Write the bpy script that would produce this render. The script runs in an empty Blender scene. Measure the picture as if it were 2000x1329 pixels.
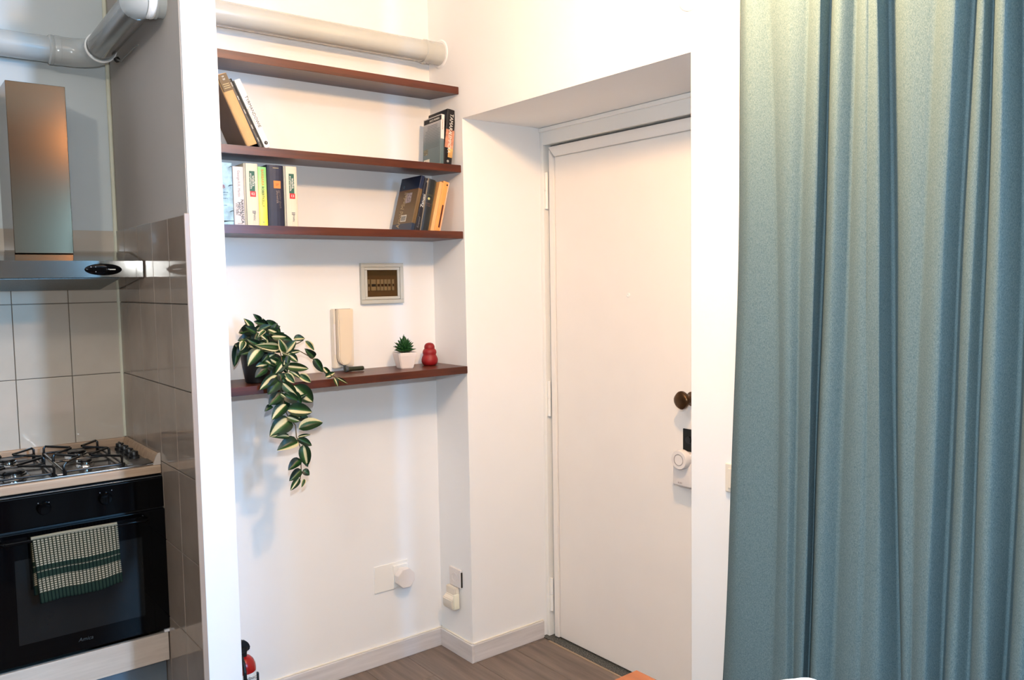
import bpy, bmesh, math, random
from mathutils import Vector, Matrix
random.seed(7)
S = bpy.context.scene
COL = S.collection
PI = math.pi

# ------------------------------------------------------------------ camera
YAW, PITCH, ROLL = .6667, -.0703, -.0165
CAM = Vector((-1.8657, -2.8869, 1.5336))
fw = Vector((math.sin(YAW)*math.cos(PITCH), math.cos(YAW)*math.cos(PITCH), math.sin(PITCH)))
rt = Vector((math.cos(YAW), -math.sin(YAW), 0)); up = rt.cross(fw)
c_, s_ = math.cos(ROLL), math.sin(ROLL)
r2 = rt*c_ + up*s_; u2 = up*c_ - rt*s_
cd = bpy.data.cameras.new('camera'); cam = bpy.data.objects.new('camera', cd); COL.objects.link(cam)
cam.matrix_world = Matrix(((r2.x, u2.x, -fw.x, CAM.x), (r2.y, u2.y, -fw.y, CAM.y), (r2.z, u2.z, -fw.z, CAM.z), (0, 0, 0, 1)))
cd.sensor_width = 36; cd.lens = 1612.7754*36/2000; cd.clip_start = .02
S.camera = cam

# ------------------------------------------------------------------ light and exposure
S.view_settings.view_transform = 'Standard'
S.view_settings.look = 'None'
S.view_settings.gamma = 1
S.view_settings.exposure = 0.0
S.view_settings.use_curve_mapping = False
w = bpy.data.worlds.new('world'); S.world = w; w.use_nodes = True
w.node_tree.nodes['Background'].inputs[0].default_value = (.75, .85, 1, 1)
w.node_tree.nodes['Background'].inputs[1].default_value = .6
def light(name, kind, loc, energy, color, **k):
    d = bpy.data.lights.new(name, kind); d.energy = energy; d.color = color
    for a, v in k.items():
        if a != 'rot': setattr(d, a, v)
    o = bpy.data.objects.new(name, d); COL.objects.link(o); o.location = loc
    if 'rot' in k: o.rotation_euler = k['rot']
    o['kind'] = 'helper'
    return o
# warm pendant bulb hanging over the dining table, the camera's own flash, daylight through the window in the right wall
light('pendant_bulb', 'POINT', (-.58, -1.76, 2.42), 84, (1, .59, .28), shadow_soft_size=.06)
light('ceiling_bulb', 'POINT', (-2.6, -1.85, 2.75), 40, (1, .90, .78), shadow_soft_size=.06)
light('camera_flash', 'POINT', tuple(CAM + Vector((.03, .03, .19))), 104, (.84, .93, 1), shadow_soft_size=.025)
light('window_daylight', 'AREA', (.38, -4.42, 1.95), 520, (.20, .55, 1), shape='RECTANGLE', size=.7, size_y=1.0, rot=(PI/2, 0, 0))

# ------------------------------------------------------------------ materials
def nodes(name):
    m = bpy.data.materials.new(name); m.use_nodes = True
    nt = m.node_tree
    return m, nt, nt.nodes['Principled BSDF']
def srgb(c):
    return tuple(((x/255)/12.92 if x/255 <= .04045 else ((x/255+.055)/1.055)**2.4) for x in c) + (1,)
def coords(nt, scale=(1, 1, 1), kind='Object'):
    tc = nt.nodes.new('ShaderNodeTexCoord'); mp = nt.nodes.new('ShaderNodeMapping')
    mp.inputs['Scale'].default_value = scale
    nt.links.new(tc.outputs[kind], mp.inputs[0]); return mp.outputs[0]
def noise(nt, vec, scale, detail=3, rough=.5):
    n = nt.nodes.new('ShaderNodeTexNoise'); n.inputs['Scale'].default_value = scale
    n.inputs['Detail'].default_value = detail; n.inputs['Roughness'].default_value = rough
    nt.links.new(vec, n.inputs['Vector']); return n.outputs[0]
def ramp(nt, fac, stops):
    r = nt.nodes.new('ShaderNodeValToRGB'); e = r.color_ramp.elements
    while len(e) < len(stops): e.new(.5)
    for i, (p, c) in enumerate(stops): e[i].position = p; e[i].color = c
    nt.links.new(fac, r.inputs[0]); return r.outputs[0]
def bump(nt, bs, h, strength, dist=.002):
    b = nt.nodes.new('ShaderNodeBump'); b.inputs['Strength'].default_value = strength; b.inputs['Distance'].default_value = dist
    nt.links.new(h, b.inputs['Height']); nt.links.new(b.outputs[0], bs.inputs['Normal'])
def M(name, c, rough=.5, metal=0, var=.05, sc=8, bmp=0, bsc=60, spec=.5, coat=0, stretch=(1, 1, 1)):
    m, nt, bs = nodes(name)
    bs.inputs['Roughness'].default_value = rough; bs.inputs['Metallic'].default_value = metal
    bs.inputs['Specular IOR Level'].default_value = spec; bs.inputs['Coat Weight'].default_value = coat
    bs.inputs['Coat Roughness'].default_value = .05
    v = coords(nt, stretch); a = srgb(c)
    lo = tuple(x*(1-var) for x in a[:3])+(1,); hi = tuple(min(1, x*(1+var)) for x in a[:3])+(1,)
    nt.links.new(ramp(nt, noise(nt, v, sc), [(.3, lo), (.7, hi)]), bs.inputs['Base Color'])
    if bmp: bump(nt, bs, noise(nt, v, bsc, 4), bmp)
    return m
plaster = M('white_plaster', (238, 239, 240), .9, var=.012, sc=3, bmp=.12, bsc=26)
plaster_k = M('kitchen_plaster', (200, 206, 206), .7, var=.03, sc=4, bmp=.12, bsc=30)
plaster_p = M('partition_side_shade', (178, 170, 162), .75, var=.03, sc=4, bmp=.1, bsc=30)  # plaster darkened: shade of the side facing away is put into the colour
ceil_m = M('ceiling_paint', (225, 222, 215), .9, var=.01)
rear_m = M('rear_room_wall', (92, 74, 58), .8, var=.1, sc=2)
white_gloss = M('white_gloss_paint', (240, 240, 237), .35, var=.01, sc=5, bmp=.05, bsc=40)
door_m = M('white_door_paint', (238, 234, 230), .45, var=.012, sc=6, bmp=.06, bsc=18)
white_pl = M('white_plastic', (225, 220, 218), .35, var=.01)
cream_pl = M('cream_plastic', (226, 218, 204), .35, var=.015)
grey_pl = M('grey_plastic', (186, 188, 182), .4, var=.02)
black_m = M('black_plastic', (14, 14, 15), .35, var=.1)
black_gl = M('black_gloss', (4, 4, 5), .08, var=.1, spec=.16)
black_en = M('black_enamel', (10, 9, 9), .25, var=.2)
dark_gap = M('dark_gap', (30, 28, 26), .8)
pipe_m = M('pipe_paint', (184, 188, 186), .22, var=.03, sc=6, bmp=.05, bsc=20, coat=.3)
caulk = M('corner_caulk', (214, 212, 190), .5)
grout = M('grout', (120, 108, 96), .9)
tile_trim = M('tile_trim', (160, 142, 128), .4)
red_m = M('red_rubber', (140, 14, 20), .5, var=.08)
red_en = M('red_enamel', (150, 14, 12), .25, var=.05)
ceram = M('white_ceramic', (232, 222, 218), .3, var=.01)
succ_m = M('succulent_green', (20, 70, 24), .55, var=.35, sc=60)
soil = M('soil', (40, 30, 22), .95, bmp=.5)
bronze = M('aged_bronze', (86, 62, 40), .28, metal=.85, var=.25, sc=30)
steel = M('stainless_steel', (150, 148, 145), .22, metal=1, var=.03, sc=40, bmp=.02, bsc=50, stretch=(1, 1, 30))
steel_d = M('dark_steel', (110, 110, 108), .3, metal=1, var=.05)
chrome = M('polished_steel', (200, 200, 198), .12, metal=1, var=.02)
pages_m = M('book_pages', (226, 214, 190), .9, var=.06, sc=4, stretch=(200, 1, 1))
granite = M('speckled_granite', (92, 96, 92), .4, var=.0)
def setup_special():
    # granite speckles
    nt = granite.node_tree; bs = nt.nodes['Principled BSDF']
    nt.links.new(ramp(nt, noise(nt, coords(nt), 260, 2, .7), [(.42, srgb((18, 20, 20))), (.54, srgb((52, 54, 50))), (.66, srgb((150, 148, 138)))]), bs.inputs['Base Color'])
setup_special()
def wood(name, c1, c2, rough, axis='x', sc=1.0, bmp=.08, spec=.5):
    m, nt, bs = nodes(name); bs.inputs['Roughness'].default_value = rough; bs.inputs['Specular IOR Level'].default_value = spec
    st = {'x': (1.5, 22, 22), 'y': (22, 1.5, 22), 'z': (22, 22, 1.5)}[axis]
    oi = nt.nodes.new('ShaderNodeObjectInfo'); ad = nt.nodes.new('ShaderNodeVectorMath'); ad.operation = 'ADD'
    v = coords(nt, tuple(x*sc for x in st))
    mul = nt.nodes.new('ShaderNodeMath'); mul.operation = 'MULTIPLY'; mul.inputs[1].default_value = 40
    nt.links.new(oi.outputs['Random'], mul.inputs[0]); nt.links.new(v, ad.inputs[0]); nt.links.new(mul.outputs[0], ad.inputs[1])
    n = noise(nt, ad.outputs[0], 2.2, 6, .62)
    nt.links.new(ramp(nt, n, [(.3, srgb(c1)), (.7, srgb(c2))]), bs.inputs['Base Color'])
    bump(nt, bs, n, bmp); return m
walnut = wood('mahogany_shelf_wood', (50, 19, 9), (94, 41, 18), .34, 'x')
oak_c = wood('pale_oak_laminate', (158, 128, 102), (186, 158, 130), .45, 'x')
oak_k = wood('pale_laminate_panel', (186, 168, 152), (206, 190, 174), .45, 'x')
floor_w = wood('grey_brown_laminate', (92, 80, 72), (126, 112, 102), .42, 'y', .8)
skirt_m = wood('limed_wood_skirting', (194, 191, 192), (222, 219, 220), .5, 'x', .7)
skirt_y = wood('limed_wood_skirting_side', (194, 191, 192), (222, 219, 220), .5, 'y', .7)
table_w = wood('orange_table_wood', (120, 58, 24), (148, 78, 36), .3, 'y')
def tile_mat():
    m, nt, bs = nodes('glazed_cream_tile'); v = coords(nt)
    oi = nt.nodes.new('ShaderNodeObjectInfo')
    n = noise(nt, v, 5, 4)
    nt.links.new(ramp(nt, n, [(.3, srgb((188, 176, 160))), (.7, srgb((202, 190, 174)))]), bs.inputs['Base Color'])
    bs.inputs['Roughness'].default_value = .06; bs.inputs['Specular IOR Level'].default_value = .75
    bump(nt, bs, noise(nt, v, 9, 2), .10, .003); return m
tile_m = tile_mat()
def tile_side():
    m, nt, bs = nodes('glazed_tile_side_shade'); v = coords(nt)  # same tile as behind the counter, side shade painted in as darker glaze
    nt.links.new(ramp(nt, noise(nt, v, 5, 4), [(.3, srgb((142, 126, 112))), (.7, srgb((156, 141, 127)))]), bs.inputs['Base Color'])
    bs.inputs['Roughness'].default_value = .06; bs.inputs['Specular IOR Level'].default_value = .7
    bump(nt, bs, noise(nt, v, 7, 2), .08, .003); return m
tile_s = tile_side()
def fabric(name, c1, c2, rough=.95):
    m, nt, bs = nodes(name); bs.inputs['Roughness'].default_value = rough; bs.inputs['Specular IOR Level'].default_value = .15
    v = coords(nt, (1, 1, .45)); n = noise(nt, v, 650, 3, .7); n2 = noise(nt, coords(nt), 3, 2)
    nt.links.new(ramp(nt, n, [(.36, srgb(c1)), (.64, srgb(c2))]), bs.inputs['Base Color'])
    bump(nt, bs, n, .12, .001); return m
curtain_m = fabric('heathered_teal_linen', (77, 101, 109), (111, 131, 136))
def leaf_mat(name, kind):
    m, nt, bs = nodes(name); bs.inputs['Roughness'].default_value = .38; bs.inputs['Specular IOR Level'].default_value = .4
    tc = nt.nodes.new('ShaderNodeTexCoord'); sp = nt.nodes.new('ShaderNodeSeparateXYZ'); nt.links.new(tc.outputs['UV'], sp.inputs[0])
    n = noise(nt, coords(nt, (14, 14, 3)), 6, 3)
    ma = nt.nodes.new('ShaderNodeMath'); ma.operation = 'MULTIPLY_ADD'; ma.inputs[1].default_value = .16
    nt.links.new(n, ma.inputs[0]); nt.links.new(sp.outputs[0], ma.inputs[2])
    G = srgb((16, 44, 20)); G2 = srgb((44, 82, 32)); CR = srgb((200, 190, 146)); DK = srgb((12, 30, 22))
    st = {0: [(.0, DK), (.3, G), (.56, G2), (.60, G), (.8, DK)],
          1: [(.0, G), (.42, G), (.47, CR), (.64, CR), (.70, G2), (1, G)],
          2: [(.0, CR), (.20, CR), (.27, G), (.80, G2), (.88, CR), (1, CR)],
          3: [(.0, DK), (.30, G), (.56, G2), (.62, CR), (.82, CR), (.88, G)],
          4: [(.0, CR), (.30, CR), (.36, G2), (.6, G), (1, G)]}[kind]
    nt.links.new(ramp(nt, ma.outputs[0], st), bs.inputs['Base Color']); return m
leaf_ms = [leaf_mat('leaf_'+n, i) for i, n in enumerate(['dark_green', 'cream_centred', 'cream_edged', 'half_cream', 'lower_half_cream'])]
stem_m = M('plant_stem', (92, 74, 40), .7)

# ------------------------------------------------------------------ mesh helpers
class MB:
    def __init__(s): s.bm = bmesh.new()
    def box(s, a, b, bev=0, seg=2):
        x0, x1 = sorted((a[0], b[0])); y0, y1 = sorted((a[1], b[1])); z0, z1 = sorted((a[2], b[2]))
        t = bmesh.new()
        v = [t.verts.new(p) for p in [(x0, y0, z0), (x1, y0, z0), (x1, y1, z0), (x0, y1, z0), (x0, y0, z1), (x1, y0, z1), (x1, y1, z1), (x0, y1, z1)]]
        for f in [(0, 3, 2, 1), (4, 5, 6, 7), (0, 1, 5, 4), (1, 2, 6, 5), (2, 3, 7, 6), (3, 0, 4, 7)]: t.faces.new([v[i] for i in f])
        if bev: bmesh.ops.bevel(t, geom=t.edges[:], offset=bev, segments=seg, affect='EDGES', profile=.5, clamp_overlap=True)
        s.add(t); return s
    def add(s, t, mat=None):
        if mat is not None: bmesh.ops.transform(t, matrix=mat, verts=t.verts)
        me = bpy.data.meshes.new('t'); t.to_mesh(me); t.free(); s.bm.from_mesh(me); bpy.data.meshes.remove(me); return s
    def prism(s, pts, f, bev=0):      # pts: list of 3D points (one face), f: extrusion vector
        t = bmesh.new(); v = [t.verts.new(p) for p in pts]; fc = t.faces.new(v)
        r = bmesh.ops.extrude_face_region(t, geom=[fc]); bmesh.ops.translate(t, vec=f, verts=[e for e in r['geom'] if isinstance(e, bmesh.types.BMVert)])
        bmesh.ops.recalc_face_normals(t, faces=t.faces)
        if bev: bmesh.ops.bevel(t, geom=t.edges[:], offset=bev, segments=2, affect='EDGES', clamp_overlap=True)
        s.add(t); return s
    def lathe(s, prof, c=(0, 0, 0), axis=(0, 0, 1), n=32):   # prof: (radius, height)
        q = Vector((0, 0, 1)).rotation_difference(Vector(axis)).to_matrix().to_4x4(); t = bmesh.new(); rings = []
        for r, h in prof:
            if r < 1e-6: rings.append([t.verts.new((0, 0, h))])
            else: rings.append([t.verts.new((r*math.cos(2*PI*i/n), r*math.sin(2*PI*i/n), h)) for i in range(n)])
        for a, b in zip(rings, rings[1:]):
            for i in range(n):
                j = (i+1) % n
                if len(a) == 1 and len(b) == 1: continue
                if len(a) == 1: t.faces.new((a[0], b[j], b[i]))
                elif len(b) == 1: t.faces.new((a[i], a[j], b[0]))
                else: t.faces.new((a[i], a[j], b[j], b[i]))
        bmesh.ops.recalc_face_normals(t, faces=t.faces)
        s.add(t, Matrix.Translation(c) @ q); return s
    def cyl(s, a, b, r, n=24):
        a = Vector(a); b = Vector(b); d = b-a
        return s.lathe([(0, 0), (r, 0), (r, d.length), (0, d.length)], a, d.normalized(), n)
    def tube(s, pts, r, n=10):
        pts = [Vector(p) for p in pts]; t = bmesh.new(); rings = []; prev = None
        for i, p in enumerate(pts):
            d = (pts[min(i+1, len(pts)-1)]-pts[max(i-1, 0)]).normalized()
            if prev is None: a = d.orthogonal().normalized()
            else:
                a = prev - d*prev.dot(d); a = a.normalized() if a.length > 1e-6 else d.orthogonal().normalized()
            prev = a; b = d.cross(a); rr = r[i] if isinstance(r, (list, tuple)) else r
            rings.append([t.verts.new(p+(a*math.cos(2*PI*k/n)+b*math.sin(2*PI*k/n))*rr) for k in range(n)])
        for x, y in zip(rings, rings[1:]):
            for k in range(n): t.faces.new((x[k], x[(k+1) % n], y[(k+1) % n], y[k]))
        t.faces.new(rings[0][::-1]); t.faces.new(rings[-1])
        bmesh.ops.recalc_face_normals(t, faces=t.faces)
        s.add(t); return s
    def build(s, name, mat, parent=None, smooth=False, org=None):
        o_ = org if org is not None else (parent.get('_o') if parent is not None and '_o' in parent else None)
        if o_ is not None: bmesh.ops.translate(s.bm, vec=-Vector(o_), verts=s.bm.verts)
        me = bpy.data.meshes.new(name); s.bm.to_mesh(me); s.bm.free()
        if smooth:
            for p in me.polygons: p.use_smooth = True
            try: me.set_sharp_from_angle(angle=math.radians(40))
            except Exception: pass
        me.materials.append(mat); o = bpy.data.objects.new(name, me); COL.objects.link(o)
        if parent is not None: o.parent = parent
        return o
def arc(c, r, a0, a1, n, plane='xz'):
    out = []
    for i in range(n+1):
        a = a0+(a1-a0)*i/n; u, v = r*math.cos(a), r*math.sin(a)
        out.append({'xz': (c[0]+u, c[1], c[2]+v), 'yz': (c[0], c[1]+u, c[2]+v), 'xy': (c[0]+u, c[1]+v, c[2])}[plane])
    return out
def tag(o, label, cat, group=None):
    o['label'] = label; o['category'] = cat
    if group: o['group'] = group
    return o
def thing(name, label, cat, loc, group=None, rot=None):
    o = bpy.data.objects.new(name, None); COL.objects.link(o); o.location = loc; o.empty_display_size = .05
    if rot: o.rotation_euler = rot
    else: o['_o'] = list(loc)      # parts given in room coordinates are shifted to the thing's base
    return tag(o, label, cat, group)
def struct(name, mb, mat, **k):
    o = mb.build(name, mat, **k); o['kind'] = 'structure'; return o
def local(parent, name, mb, mat, smooth=False):       # part given in the thing's own coordinates
    return mb.build(name, mat, parent, smooth, org=(0, 0, 0))
def text(parent, body, size, loc, X, Y, mat, name='lettering', sx=1.0, shear=0, align='CENTER', depth=.0003, world=False):
    cu = bpy.data.curves.new(name, 'FONT'); cu.body = body; cu.size = size; cu.align_x = align; cu.align_y = 'CENTER'
    cu.extrude = depth; cu.shear = shear; cu.resolution_u = 2
    tmp = bpy.data.objects.new('tmp', cu); COL.objects.link(tmp)
    dg = bpy.context.evaluated_depsgraph_get(); me = bpy.data.meshes.new_from_object(tmp.evaluated_get(dg))
    bpy.data.objects.remove(tmp); bpy.data.curves.remove(cu)
    X = Vector(X).normalized(); Y = Vector(Y).normalized(); Z = X.cross(Y)
    L = Vector(loc)
    if '_o' in parent: L = L-Vector(parent['_o'])
    mt = Matrix(((X.x*sx, Y.x, Z.x, L.x), (X.y*sx, Y.y, Z.y, L.y), (X.z*sx, Y.z, Z.z, L.z), (0, 0, 0, 1)))
    me.transform(mt); me.materials.clear(); me.materials.append(mat)
    o = bpy.data.objects.new(name, me); COL.objects.link(o); o.parent = parent; return o
DOWN, UPW = ((0, 0, -1), (1, 0, 0)), ((0, 0, 1), (-1, 0, 0))     # lettering running down / up a spine that faces -y

# ------------------------------------------------------------------ room shell
KX, PX, YK, D, H, RA, RB = -1.051, -.942, .658, .414, 2.168, -.227, -1.348
CZ = 2.95
fl = struct('floor', MB().box((-3.7, -4.5, -.08), (1.05, .75, -.012)), dark_gap)
struct('ceiling', MB().box((-3.7, -4.5, CZ), (1.05, .9, CZ+.1)), ceil_m)
struct('wall_back', MB().box((PX-.02, 0, 0), (.0, .12, CZ)), plaster)
wr = MB().box((0, RA, 0), (.55, .12, CZ)).box((0, RB, H), (.55, RA, CZ)).box((0, -2.55, 0), (.55, RB, CZ)).box((.95, -4.5, 0), (1.05, -2.55, CZ)).box((.55, -2.65, 0), (1.05, -2.55, CZ))
struct('wall_right', wr, plaster)
struct('wall_partition', MB().box((KX, -.243, 0), (PX, YK+.15, CZ), .003), plaster)
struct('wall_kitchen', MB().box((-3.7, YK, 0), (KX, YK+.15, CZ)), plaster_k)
struct('wall_left', MB().box((-3.75, -4.5, 0), (-3.6, YK+.1, CZ)), rear_m)
struct('wall_front', MB().box((-3.7, -4.5, 0), (.02, -4.3, CZ)).box((.74, -4.5, 0), (1.05, -4.3, CZ)).box((.02, -4.5, 0), (.74, -4.3, 1.44)).box((.02, -4.5, 2.46), (.74, -4.3, CZ)), rear_m)
wk = bpy.data.objects['wall_kitchen']; wp = bpy.data.objects['wall_partition']
# side skin of the partition above its tiles, greyed to paint in its shade
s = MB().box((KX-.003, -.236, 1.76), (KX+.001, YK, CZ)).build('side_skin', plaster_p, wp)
# window in the front wall, behind the camera: source of the daylight
wf = MB()
for x in (.02, .69): wf.box((x, -4.40, 1.44), (x+.05, -4.35, 2.46))
for z in (1.44, 2.41): wf.box((.02, -4.40, z), (.74, -4.35, z+.05))
struct('window_1', wf, white_gloss)
# floor boards, running towards the door wall
i = 0; x = -3.6; board = []
while x < .37:
    w_ = min(.19, .37-x); yy = -4.3 - random.random()*1.1; y1lim = 0 if x > PX-.02 else (YK if x+w_ < KX+.19 else 0)
    while yy < y1lim:
        a, b = max(yy, -4.3), min(yy+1.28, y1lim)
        if b-a > .02:
            o = MB().box((x+.0006, a+.0006, -.012), (x+w_-.0006, b-.0006, 0), .0012, 1).build('plank', floor_w, fl)
        yy += 1.28
    x += .19
# skirting
bb = struct('baseboard_back', MB().box((PX, -.013, 0), (-.0, 0, .074), .002), skirt_m)
struct('baseboard_right', MB().box((-.013, RA-.013, 0), (0, -.013, .074), .002), skirt_y)
struct('baseboard_recess', MB().box((0, RA-.013, 0), (.37, RA, .074), .002), skirt_m)
struct('trim_1', MB().box((PX, -.008, .074), (0, 0, .079), .002).box((-.008, RA, .074), (0, 0, .079), .002).box((0, RA-.008, .074), (.37, RA, .079), .002), M('yellowed_sealant', (226, 220, 208), .7, var=.06, sc=20))
struct('baseboard_near', MB().box((-.013, -2.55, 0), (0, RB, .074), .002), skirt_y)
struct('trim_2', MB().tube([(KX-.011, YK-.011, .945), (KX-.011, YK-.011, CZ)], .008, 12), caulk)
# granite threshold in the recess
struct('trim_3', MB().box((.366, RB, -.01), (.56, RA, .004), .001), granite)
struct('trim_4', MB().box((.357, RB, -.01), (.367, RA-.05, .003), .001), M('beige_threshold_strip', (150, 132, 112), .6))

# wall tiles: 7 rows on the partition side, 3+ rows behind the counter
TZ = [1.76-.28*k for k in range(8)]
gr = MB().box((-2.3, YK-.004, 0), (KX, YK+.001, 1.756)).build('grout_bed', grout, wk)
gr = MB().box((KX-.004, -.240, 0), (KX+.001, YK, 1.756)).build('grout_bed', grout, wp)
def tile(parent, m, a, b):
    MB().box(a, b, .0018, 2).build('tile', m, parent)
for r in range(7):
    z1, z0 = TZ[r]-.0012, max(0, TZ[r+1]+.0012)
    xb = [KX-.010, KX-.19, KX-.378, KX-.566, KX-.754, KX-.942, KX-1.13]
    if z1 > .5:
        for a, b in zip(xb, xb[1:]): tile(wk, tile_m, (b+.0012, YK-.010+random.uniform(-.0004, .0004), z0), (a-.0012, YK, z1))
    yb = [-.241, -.047, .145, .335, .525, YK-.008]
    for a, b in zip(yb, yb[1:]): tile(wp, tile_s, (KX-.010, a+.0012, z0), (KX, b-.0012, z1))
struct('trim_5', MB().box((KX-.016, -.2465, 0), (KX+.0005, -.2415, 1.762), .002), tile_trim)

CURTAIN = [(-0.088, 'v', -1.5232, -1.5662, -1.578), (-0.122, 'c', -1.5828, -1.6202, -1.6299), (-0.103, 'v', -1.6809, -1.7035, -1.6635), (-0.1215, 'c', -1.742, -1.7441, -1.736), (-0.104, 'v', -1.7535, -1.7584, -1.7806), (-0.13, 'c', -1.7904, -1.8132, -1.8259), (-0.08, 'v', -1.7752, -1.8009, -1.8253), (-0.122, 'c', -1.8133, -1.8467, -1.8691), (-0.092, 'v', -1.8426, -1.8729, -1.8893), (-0.118, 'c', -1.9166, -1.9289, -1.9221), (-0.116, 'v', -1.9332, -1.9362, -1.9271), (-0.126, 'c', -1.9761, -1.9727, -1.952), (-0.065, 'v', -2.01, -1.9745, -1.9492), (-0.105, 'c', -2.034, -2.0252, -2.0243), (-0.103, 'v', -2.0384, -2.047, -2.0712), (-0.135, 'c', -2.0823, -2.1007, -2.1239), (-0.082, 'v', -2.0963, -2.1117, -2.1405), (-0.12, 'c', -2.1303, -2.1538, -2.1712), (-0.085, 'v', -2.149, -2.1622, -2.1744), (-0.135, 'c', -2.2035, -2.2066, -2.214), (-0.07, 'v', -2.2009, -2.2317, -2.2161), (-0.13, 'c', -2.2508, -2.2815, -2.2694), (-0.08, 'v', -2.2901, -2.2942, -2.2861), (-0.13, 'c', -2.3605, -2.3425, -2.3442)]
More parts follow.
